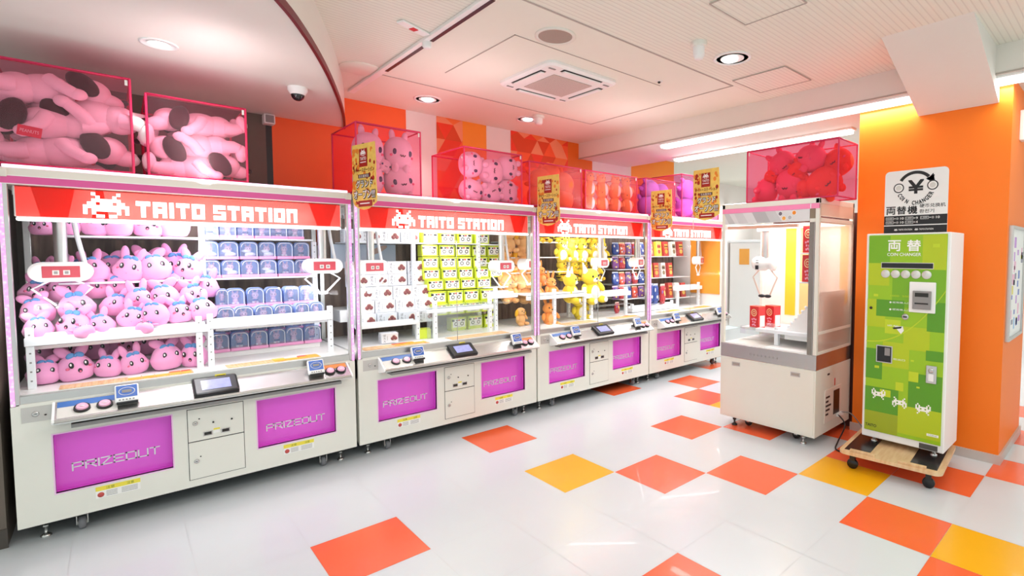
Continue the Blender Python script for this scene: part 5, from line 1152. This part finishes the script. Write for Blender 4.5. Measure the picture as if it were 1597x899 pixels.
b = MB(); b.box(0.24, CD-0.03, 0.30, CW-0.06, 0.84, 0.86, M['white'], 0.003); b.box(0.22, 0.24, 0.30, CW-0.06, 0.80, 0.87, M['acryl'], 0.002); b.build('prize_stage', t)
b = MB(); b.box(0.16, 0.20, 0.40, 0.435, 0.742, 0.90, M['whitem'], 0.003); b.box(0.14, 0.22, 0.10, 0.60, 0.845, 0.875, M['whitem'], 0.004); b.box(0.14, 0.17, 0.42, 0.50, 0.87, 0.93, M['acryl'], 0.003); b.build('stage_bracket', t)
b = MB(); b.prism([(0.20, 0.36, 0.87), (0.20, 0.06, 1.22), (0.20, 0.03, 1.22), (0.20, 0.05, 0.80), (0.20, 0.36, 0.80)], (0.42, 0, 0), M['white'])
for i in range(9): b.ell((0.20, 0.33-i*0.03, 0.91+i*0.035), (0.006, 0.012, 0.012), M['whitem'], seg=8, ring=6)
b.build('chute_slope', t)
b = MB(); b.box(0.06, CD-0.06, 0.05, CW-0.05, 1.765, 1.772, mat('case_lamp', 'fdfeff', 0.5, emit=2.4)); b.build('lamp_panel', t)
b = MB(); b.box(0.02, 0.05, 0.18, CW-0.04, 1.74, 1.765, mat('orange_trim_lamp', 'f0b9a0', 0.4)); b.build('lamp_edge', t)
area('case_light', (CXF+0.33, CY0+0.45, 1.76), (CXF+0.33, CY0+0.45, 0.7), 0.5, 0.7, 8, (0.98, 0.99, 1))
# claw
yc, xc, zc = 0.56, 0.22, 1.44
b = MB(); b.box(xc-0.05, xc+0.05, yc-0.06, yc+0.06, 1.72, 1.76, M['whitem'], 0.005); cl = b.build('claw', t)
b = MB(); b.cyl((xc, yc, zc), (xc, yc, 1.73), 0.03, M['alu'], 20); b.tube([(xc, yc-0.06, 1.73), (xc, yc-0.065, 1.6), (xc, yc-0.05, zc+0.04)], 0.011, M['whitem'], 8); b.build('mast', cl)
b = MB(); b.lathe([(0, -0.11), (0.05, -0.105), (0.062, -0.08), (0.064, 0.0), (0.05, 0.02), (0.05, 0.05), (0.062, 0.06), (0.062, 0.085), (0.04, 0.10), (0, 0.10)], (0, 0, 0), M['white'], 24, 'Y'); n = len(b.v); b.v = [tuple(Vector((xc, yc, zc))+Vector(v)) for v in b.v]; b.build('grabber_head', cl)
b = MB(); b.box(xc-0.066, xc-0.063, yc+0.03, yc+0.06, zc-0.05, zc-0.015, M['ink'], 0.0005); [b.box(xc-0.066, xc-0.063, yc+0.03, yc+0.055, zc+0.005+i*0.02, zc+0.012+i*0.02, M['grey']) for i in range(2)]; b.build('display', cl)
for q in (-1, 1):
    a = MB(); a.tube([(xc, yc+q*0.05, zc-0.05), (xc, yc+q*0.115, zc-0.12), (xc, yc+q*0.05, zc-0.27)], 0.0075, mat('claw_rose', 'e6cdc2', 0.3, 0.3), 8); a.ell((xc, yc+q*0.028, zc-0.285), (0.02, 0.034, 0.016), M['black'], seg=12, ring=8); a.build('claw_arm', cl)
# power inlet panel on the side, feet, castors
b = MB(); b.box(0.17, 0.50, -0.004, 0, 0.16, 0.43, mat('inlet_plate', 'eadfd4', 0.4), 0.002); b.box(0.34, 0.46, -0.006, -0.004, 0.20, 0.40, M['black'], 0.001); b.box(0.40, 0.50, -0.03, -0.006, 0.17, 0.20, M['white'], 0.003)
for i in range(5): b.box(0.19, 0.19+0.10*(0.5+0.5*((i*7) % 3)/2), -0.0055, -0.004, 0.22+i*0.035, 0.235+i*0.035, M['ink'])
b.build('power_panel', t)
b = MB(); b.box(0.22, 0.26, -0.002, 0, 0.545, 0.56, M['ink']); b.box(0.36, 0.375, -0.002, 0, 0.44, 0.50, mat('red_mark', 'd0161c', 0.4)); b.build('side_marks', t)
for y in (0.11, CW-0.12):
    for x in (0.05, CD-0.06): c_ = MB(); c_.lathe([(0.024, 0), (0.024, 0.01), (0.011, 0.02), (0.008, 0.022), (0.008, 0.045), (0.016, 0.05), (0.016, 0.06), (0.007, 0.064), (0.007, 0.082)], (x, y, 0), M['dark'] if y > 0.4 else M['steel'], 16); c_.build('levelling_foot', t)
for y in (0.20, CW-0.22):
    for x in (0.12, CD-0.12): c_ = MB(); c_.lathe([(0, -0.012), (0.03, -0.012), (0.032, 0), (0.03, 0.012), (0, 0.012)], (x, y, 0.033), M['dark'], 20, 'X'); c_.box(x-0.018, x+0.018, y-0.014, y+0.014, 0.035, 0.08, M['steel']); c_.build('caster', t)
# red prize boxes
M['boxred'] = mat('red_prize_carton', 'd8262c', 0.35, vary=0.06); M['boxcream'] = mat('cream_print', 'f3dba4', 0.4)
def prize_box():
    p = thing('prize_box', 'red prize carton', 'box'); w, d, h = 0.105, 0.085, 0.195
    b = MB(); b.box(-d/2, d/2, -w/2, w/2, 0, h, M['boxred'], 0.0015); b.box(-d/2-0.0006, d/2+0.0006, -w/2-0.0006, w/2+0.0006, h-0.004, h-0.001, mat('box_orange_top', 'f08a3c', 0.4)); b.box(-d*0.3, d*0.42, -w/2-0.0012, -w/2, 0.01, 0.11, M['paper']); b.build('carton', p)
    f = MB(); x = -d/2-0.0006
    f.lathe([(0.033, 0), (0.033, 0.0004), (0.026, 0.0004), (0.026, 0.0)], (0, 0, 0), M['boxcream'], 20, 'X'); f.lathe([(0.016, 0), (0.016, 0.0006), (0.010, 0.0006), (0.010, 0)], (0, 0, 0), M['boxcream'], 16, 'X')
    f.v = [tuple(Vector((x-0.0005+v[0]*1, v[1], v[2]+0.135))) for v in f.v]
    for i, (y, z) in enumerate(((-0.02, 0.075), (0.0, 0.08), (0.02, 0.074), (-0.012, 0.05), (0.012, 0.052), (0, 0.03), (-0.014, 0.022), (0.015, 0.024))): f.box(x-0.0005, x, y-0.008, y+0.008, z-0.007, z+0.007, mat('print_rose', 'f3a9c4', 0.4))
    f.build('front_print', p); return Kind(p)
pb = prize_box()
for px, py, X, rot, lab in ((1181, 508, 4.20, -14, 'red prize carton standing nearest the claw on the white stage of the claw machine'), (1205, 505, 4.34, -16, 'red prize carton partly hidden behind the other carton under the claw')):
    p = atx(px, py, X); pb.put((p.x, p.y, 0.861), (0, 0, R(rot)), 1.0, lab, 'red prize cartons in claw machine')
for i, (za, lab) in enumerate(((1.30, 'lower of two red prize cartons stacked at the edge of the claw machine'), (1.535, 'upper of two red prize cartons stacked at the edge of the claw machine'))):
    pb.put((CXF+0.16, CY0+0.14, za), (0, 0, R(4)), (1, 0.8, 1.12), lab, 'red prize cartons in claw machine')
    MB().box(0.10, 0.22, 0.085, 0.20, za-0.012, za-0.001, M['whitem'], 0.002).build('carton_ledge', t)
MB().box(0.20, 0.22, 0.10, 0.12, 0.742, 1.54, M['whitem'], 0.002).build('ledge_post', t)
# red bag on its roof
bagI = toy_bag('red pink vinyl bag of round red plush on the roof of the small claw machine', (3.95, 1.565, 1.958), (0, 1, 0), (1, 0, 0), 0.76, 0.36, 0.435, M['bagrose'], 0.0, 9)
redp = make_round('red_plush', M['redplush'], M['redplush'], 0.11); rosp = make_round('rose_plush', M['rosep'], M['rosep'], 0.11)
fill(bagI, redp, [(0.86, 0.4, 0.24, (-25, -50, -140), 1.05, (rosp, 'rose ')), (0.56, 0.42, 0.34, (12, 3, -99), 1.25, (rosp, 'rose ')), (0.22, 0.4, 0.28, (-1, -44, -58), 1.25, (redp, 'red ')), (0.36, 0.38, 0.76, (-14, 9, -117), 1.10, (rosp, 'rose ')), (0.68, 0.42, 0.74, (23, -38, -76), 1.0, (rosp, 'rose ')), (0.40, 0.30, 0.22, (10, 15, -135), 0.75, (redp, 'red ')), (0.12, 0.6, 0.66, (-3, -32, -94), 1.05, (redp, 'red ')), (0.78, 0.3, 0.50, (-16, 21, -53), 0.55, (redp, 'red ')), (0.47, 0.24, 0.55, (21, -26, -112), 0.7, (redp, 'red '))], 'round plush, {}, bag on the claw machine roof', 'round red plush in roof bag', 'pillar end')
# power cable on the floor
b = MB(); pts = [Vector((4.32, 1.665, 0.19)), Vector((4.30, 1.60, 0.12)), Vector((4.12, 1.585, 0.03)), Vector((4.02, 1.56, 0.008)), Vector((4.0, 1.50, 0.008)), Vector((4.07, 1.42, 0.008)), Vector((4.2, 1.40, 0.008)), Vector((4.36, 1.44, 0.008)), Vector((4.54, 1.40, 0.008))]
def spl(p, k=6):
    o = []
    for i in range(len(p)-1):
        a, b_, c_, d = p[max(0, i-1)], p[i], p[i+1], p[min(len(p)-1, i+2)]
        for q in range(k):
            u = q/k; o.append(0.5*((2*b_)+(c_-a)*u+(2*a-5*b_+4*c_-d)*u*u+(3*b_-a-3*c_+d)*u**3))
    return o+[p[-1]]
b.tube(spl(pts), 0.006, M['black'], 8); tag(b.build('power_cable'), 'black power cable looping over the floor behind the wooden dolly', 'cable')
b = MB(); pts = [Vector((4.38, 1.662, 0.20)), Vector((4.42, 1.60, 0.19)), Vector((4.50, 1.55, 0.09)), Vector((4.53, 1.50, 0.012)), Vector((4.55, 1.42, 0.008))]
b.tube(spl(pts), 0.005, M['grey'], 8); tag(b.build('power_cable'), 'thin grey cable hanging from the claw machine side to the floor', 'cable')

# ------------------------------------------------------------------ coin changer on its dolly
DT = 0.135
t = thing('wooden_dolly', 'flat wooden dolly with black mats and small casters under the coin changer', 'dolly', (3.735, 0.795, 0), (0, 0, R(5.0)))
b = MB(); L_, W_ = 0.66, 0.62
def rr(x0, x1, y0, y1, r, n=5): return [(cx+r*math.cos(a), cy+r*math.sin(a)) for cx, cy, a0 in ((x1-r, y1-r, 0), (x0+r, y1-r, PI/2), (x0+r, y0+r, PI), (x1-r, y0+r, 1.5*PI)) for a in [a0+PI/2*i/n for i in range(n+1)]]
b.prism([(x, y, DT-0.022) for x, y in rr(0, L_, 0, W_, 0.05)], (0, 0, 0.022), M['ply']); b.build('board', t)
for y in (0.02, W_-0.20): MB().box(0.045, L_-0.04, y+0.012, y+0.17, DT, DT+0.003, mat('black_mat', '232124', 0.25, vary=0.3, scale=10), 0.001).build('rubber_mat', t)
for y in (0.10, W_-0.22): MB().box(0.02, 0.05, y-0.01, y+0.15, DT, DT+0.014, M['ply'], 0.002).build('wood_stop', t)
for x in (0.07, L_-0.07):
    for y in (0.08, W_-0.08):
        c_ = MB(); c_.lathe([(0, -0.014), (0.032, -0.014), (0.036, -0.008), (0.036, 0.008), (0.032, 0.014), (0, 0.014)], (x, y, 0.036), M['black'], 20, 'X'); c_.box(x-0.02, x+0.02, y-0.016, y+0.016, 0.06, DT-0.022, M['dark']); c_.box(x-0.03, x+0.03, y-0.03, y+0.03, DT-0.027, DT-0.022, M['steel']); c_.build('caster', t)
KX, KY0, KY1, KD = 3.99, 0.845, 1.365, 0.36; KW = KY1-KY0; KZ0, KZ1 = 0.180, 1.672
t = thing('coin_changer', 'tall green and white coin changing machine in front of the orange pillar', 'change machine', (KX, KY0, 0))
b = MB(); b.box(0, KD, 0, KW, KZ0, KZ1, M['white'], 0.006); b.build('housing', t)
for y in (0.07, KW-0.07):
    for x in (0.06, KD-0.06): c_ = MB(); c_.lathe([(0.022, DT+0.003), (0.022, DT+0.012), (0.01, DT+0.02), (0.01, KZ0+0.002)], (x, y, 0), M['steel'], 16); c_.build('foot', t)
# door: seen from the front, u runs from the viewer's left (y = KW) to the right
U = lambda u, v, o=0.0: Vector((-o, KW-u, v))
d = MB(); d.box(-0.008, 0.0, 0.018, KW-0.020, 0.232, 1.660, mat('green_base', '98c410', 0.3, vary=0.04, scale=3), 0.003)
g1 = random.Random(21); u0, u1, v0, v1 = 0.020, KW-0.018, 0.234, 1.658
def q4(b_, ua, ub, va, vb, m, o): b_.poly([U(ua, va, o), U(ua, vb, o), U(ub, vb, o), U(ub, va, o)], m)
G = {k: mat('green_'+k, c_, 0.3, vary=0.03) for k, c_ in dict(dark='589a14', mid='78b00c', lime='b4c80c', olive='9aaa14', bright='c0d41c').items()}
for i, (ua, ub, va, vb, k) in enumerate(((0.02, 0.16, 1.46, 1.655, 'mid'), (0.02, 0.16, 1.30, 1.46, 'lime'), (0.36, 0.50, 1.42, 1.655, 'lime'), (0.18, 0.50, 1.15, 1.42, 'mid'), (0.02, 0.14, 1.0, 1.2, 'lime'), (0.08, 0.26, 1.08, 1.2, 'dark'), (0.14, 0.24, 0.96, 1.06, 'bright'), (0.26, 0.42, 0.86, 1.02, 'lime'),
       (0.40, 0.502, 1.0, 1.2, 'dark'), (0.02, 0.13, 0.62, 0.84, 'dark'), (0.13, 0.30, 0.72, 0.90, 'lime'), (0.30, 0.50, 0.46, 0.70, 'dark'), (0.02, 0.24, 0.36, 0.56, 'dark'), (0.24, 0.50, 0.26, 0.46, 'lime'), (0.02, 0.24, 0.236, 0.38, 'olive'), (0.22, 0.27, 0.56, 0.62, 'bright'), (0.30, 0.36, 0.64, 0.71, 'bright'), (0.12, 0.19, 0.50, 0.55, 'bright'), (0.40, 0.502, 0.80, 0.87, 'dark'))):
    q4(d, ua, ub, va, vb, G[k], 0.0085+i*0.00003)
# paler field that ends in a big curve
arc = [(0.02+0.482*i/24, 0.885+0.39*(i/24)**2.2) for i in range(25)]
for (ua, va), (ub, vb) in zip(arc, arc[1:]):
    d.poly([U(ua, va, 0.0093), U(ua, va+0.010, 0.0093), U(ub, vb+0.010, 0.0093), U(ub, vb, 0.0093)], G['bright'])
for (ua, va, s) in ((0.42, 1.57, 0.04), (0.06, 1.22, 0.03), (0.08, 0.70, 0.03), (0.17, 0.77, 0.02), (0.35, 0.60, 0.02), (0.31, 0.78, 0.02)): q4(d, ua, ua+s, va, va+s*0.6, G['bright'], 0.0094)
door = d.build('door', t)
l = MB(); wm = mat('white_print', 'f6f7ee', 0.4)
put_text(l, '両', U(0.145, 1.545, 0.0096), (0, -1, 0), (0, 0, 1), 0.082, 0.078, wm, 1, 0.03); put_text(l, '替', U(0.265, 1.545, 0.0096), (0, -1, 0), (0, 0, 1), 0.085, 0.078, wm, 1, 0.03)
put_text(l, 'COIN CHANGER', U(0.142, 1.512, 0.0096), (0, -1, 0), (0, 0, 1), 0.21, 0.022, wm, 1, 0.02)
for k, (ua, va) in enumerate(((0.085, 0.475), (0.222, 0.44), (0.368, 0.425))):
    put_bitmap(l, CRITTER if k != 1 else CRITTER[::-1], U(ua-0.02, va, 0.0098), (0, -1, 0), (0, 0, 1), 0.0092, wm, 0.0105)
put_text(l, 'TAITO', U(0.028, 0.262, 0.0098), (0, -1, 0), (0, 0, 1), 0.075, 0.021, M['ink'], 1, 0.02); q4(l, 0.42, 0.49, 0.285, 0.302, wm, 0.0098); put_text(l, 'COINS', U(0.427, 0.289, 0.0100), (0, -1, 0), (0, 0, 1), 0.055, 0.009, mat('print_green', '4a7a1c', 0.4))
put_text(l, '1000  500', U(0.17, 1.225, 0.0098), (0, -1, 0), (0, 0, 1), 0.12, 0.012, G['bright']); put_text(l, '紙幣挿入口', U(0.185, 1.178, 0.0098), (0, -1, 0), (0, 0, 1), 0.11, 0.013, wm); put_text(l, '硬貨挿入口', U(0.185, 1.128, 0.0098), (0, -1, 0), (0, 0, 1), 0.11, 0.013, wm)
for va in (1.1835, 1.133): l.poly([U(0.172+0.007*math.cos(a), va+0.007*math.sin(a), 0.0098) for a in [-2*PI*k/10 for k in range(10)]], wm)
put_text(l, '返却', U(0.155, 1.012, 0.0098), (0, -1, 0), (0, 0, 1), 0.07, 0.012, wm); put_text(l, '取出口', U(0.20, 0.775, 0.0098), (0, -1, 0), (0, 0, 1), 0.075, 0.013, wm)
l.build('print', door)
b = MB(); b.box(-0.0115, -0.008, KW-0.425, KW-0.108, 1.428, 1.462, M['black'], 0.001); b.box(-0.0105, -0.0085, KW-0.428, KW-0.105, 1.424, 1.466, M['pale']); b.build('display_slot', t)
for i in range(5):
    b = MB(); b.lathe([(0.029, 0), (0.029, 0.004), (0.026, 0.006), (0, 0.006)], (-0.009, KW-(0.135+i*0.0635), 1.385), mat('coin_disc', 'd9d9d2', 0.3, 0.3, vary=0.15, scale=60), 24, 'X'); b.build('coin_disc', t)
b = MB(); b.box(-0.022, -0.008, KW-0.448, KW-0.290, 1.125, 1.335, M['white'], 0.005); bv = b.build('bill_acceptor', t)
b = MB(); b.box(-0.038, -0.022, KW-0.425, KW-0.315, 1.15, 1.275, M['grey'], 0.004); b.box(-0.0395, -0.038, KW-0.41, KW-0.33, 1.235, 1.262, M['dark'], 0.0005); b.box(-0.0405, -0.038, KW-0.41, KW-0.33, 1.185, 1.194, M['ink'], 0.0005); b.build('bill_slot', bv)
b = MB(); b.lathe([(0.022, 0), (0.022, 0.004), (0.018, 0.006), (0, 0.006)], (-0.008, KW-0.268, 1.088), M['steel'], 20, 'X'); b.box(-0.0155, -0.0138, KW-0.280, KW-0.256, 1.083, 1.093, M['ink']); b.build('coin_slot', t)
b = MB(); b.prism([U(0.205, 1.015, 0.008), U(0.255, 1.02, 0.008), U(0.262, 0.99, 0.008), U(0.245, 0.965, 0.008), U(0.22, 0.995, 0.008)], (-0.006, 0, 0), M['white']); b.prism([U(0.19, 1.005, 0.014), U(0.25, 1.018, 0.014), U(0.245, 1.005, 0.014), U(0.20, 0.995, 0.014)], (-0.002, 0, 0), M['ink']); b.build('return_lever', t)
b = MB(); b.box(-0.013, -0.008, KW-0.195, KW-0.088, 0.745, 0.870, M['alu'], 0.008); b.box(-0.0145, -0.012, KW-0.188, KW-0.095, 0.752, 0.863, M['black'], 0.006); b.box(-0.0155, -0.0145, KW-0.18, KW-0.145, 0.80, 0.855, M['grey'], 0.002); b.build('coin_tray', t)
b = MB(); b.box(-0.016, -0.008, KW-0.468, KW-0.405, 0.648, 0.770, M['alu'], 0.012); b.lathe([(0.017, 0), (0.017, 0.006), (0.010, 0.008), (0, 0.008)], (-0.016, KW-0.436, 0.738), M['steel'], 20, 'X'); b.box(-0.022, -0.016, KW-0.452, KW-0.420, 0.665, 0.715, M['white'], 0.006); b.build('door_lock', t)
b = MB(); b.lathe([(0.010, 0), (0.010, 0.004), (0, 0.004)], (-0.008, KW-0.045, 1.135), M['dark'], 14, 'X'); b.build('key_hole', t)
b = MB(); b.box(-0.002, 0, 0.035, 0.145, 0.186, 0.222, mat('rating_plate', '5c5a58', 0.4, 0.3), 0.0005); b.build('rating_plate', t)
# sign board standing on top
t = thing('coin_changer_board', 'white sign board with a yen symbol standing on the coin changer', 'sign', (4.10, 0.895, KZ1))
SW, SH = 0.392, 0.448; U = lambda u, v, o=0.0: Vector((-o, SW-u, v))
out = [(0, 0), (SW, 0)]+[(SW-0.03+0.03*math.cos(a), SH-0.03+0.03*math.sin(a)) for a in [PI/2*i/6 for i in range(7)]]+[(0.03-0.03*math.sin(a), SH-0.03+0.03*math.cos(a)) for a in [PI/2*i/6 for i in range(7)]]
b = MB(); b.prism([U(u, v) for u, v in out], (0.004, 0, 0), mat('board_white', 'f1efec', 0.4, vary=0.02)); b.build('board', t)
f = MB(); q4(f, 0, SW, 0.0, 0.055, M['ink'], 0.0006); q4(f, 0, SW, 0.062, 0.128, M['ink'], 0.0006)
cu, cv_ = 0.195, 0.322
ring = [(cu+0.095*math.cos(a), cv_+0.095*math.sin(a)) for a in [R(150-110*i/20) for i in range(21)]]
for (ua, va), (ub, vb) in zip(ring, ring[1:]):
    k = lambda u, v, s: U(cu+(u-cu)*s, cv_+(v-cv_)*s, 0.0006)
    f.poly([k(ua, va, 1.0), k(ub, vb, 1.0), k(ub, vb, 1.22), k(ua, va, 1.22)][::-1], M['ink'])
f.poly([U(0.262, 0.369, 0.0007), U(0.312, 0.362, 0.0007), U(0.302, 0.412, 0.0007)][::-1], M['ink']); f.poly([U(0.258, 0.379, 0.0007), U(0.30, 0.342, 0.0007), U(0.31, 0.402, 0.0007)][::-1], M['ink'])
for ua, va in ((0.090, 0.325), (0.300, 0.330)):
    for rr_, m, o in ((0.034, M['ink'], 0.0008), (0.027, M['paper'], 0.0011), (0.018, M['pale'], 0.0014)): f.poly([U(ua+rr_*math.cos(a), va+rr_*math.sin(a), o) for a in [-2*PI*k/24 for k in range(24)]], m)
put_text(f, '¥', U(0.148, 0.278, 0.0008), (0, -1, 0), (0, 0, 1), 0.10, 0.098, M['ink'], 1, 0.04)
s = 'COIN CHANGER'
for i, ch in enumerate(s):
    if ch == ' ': continue
    a = R(206+128*i/(len(s)-1)); rad = 0.098; dx = Vector((0, math.sin(a)*1.0, 0)); e1 = Vector((0, math.sin(a), math.cos(a)))  # baseline direction along the arc
    ex_ = Vector((0, math.sin(a), math.cos(a))); ez_ = Vector((0, math.cos(a), -math.sin(a)))
    o_ = U(cu+(rad+0.024)*math.cos(a), cv_+(rad+0.024)*math.sin(a), 0.0008)-ex_*0.008
    put_text(f, ch, o_, ex_, ez_, 0.007 if ch == 'I' else 0.0185, 0.029, M['ink'], 1, 0.05)
for i, ch in enumerate('両替機'): put_text(f, ch, U(0.012+i*0.069, 0.137, 0.0008), (0, -1, 0), (0, 0, 1), 0.062, 0.058, M['ink'], 1, 0.03)
put_text(f, '硬币兑换机', U(0.225, 0.178, 0.0008), (0, -1, 0), (0, 0, 1), 0.155, 0.027, M['ink'], 1, 0.01); put_text(f, '환전기', U(0.225, 0.140, 0.0008), (0, -1, 0), (0, 0, 1), 0.088, 0.027, M['ink'], 1, 0.01)
for va, tx in ((0.098, ('10', '9', '10')), (0.070, ('10', '4', None))):
    for k, ua in enumerate((0.012, 0.138, 0.232)):
        if tx[k] is None: continue
        w = 0.05
        for q in ((ua, ua+w, va, va+0.002), (ua, ua+w, va+0.018, va+0.020), (ua, ua+0.002, va, va+0.02), (ua+w-0.002, ua+w, va, va+0.02)): q4(f, *q, M['paper'], 0.0011)
        put_text(f, '1,000' if k else '10,000', U(ua+0.006, va+0.005, 0.0011), (0, -1, 0), (0, 0, 1), 0.036, 0.010, M['paper']); q4(f, ua+w+0.003, ua+w+0.014, va+0.008, va+0.012, M['paper'], 0.0011)
        if k != 1:
            f.poly([U(ua+w+0.025+0.009*math.cos(a), va+0.01+0.009*math.sin(a), 0.0011) for a in [-2*PI*i/14 for i in range(14)]], M['grey']); put_text(f, tx[k], U(ua+w+0.044, va+0.002, 0.0011), (0, -1, 0), (0, 0, 1), 0.022, 0.016, M['paper'], 1, 0.02)
        else: put_text(f, tx[k], U(ua+w+0.018, va+0.002, 0.0011), (0, -1, 0), (0, 0, 1), 0.010, 0.016, M['paper'], 1, 0.02)
for k in (0, 1):
    put_bitmap(f, EMBLEM, U(0.068+0.13*k, 0.020, 0.0011), (0, -1, 0), (0, 0, 1), 0.0020, M['paper'], 0.0020); put_text(f, 'TAITO STATION', U(0.095+0.13*k, 0.022, 0.0011), (0, -1, 0), (0, 0, 1), 0.088, 0.012, M['paper'], 1, 0.02)
f.build('print', t)
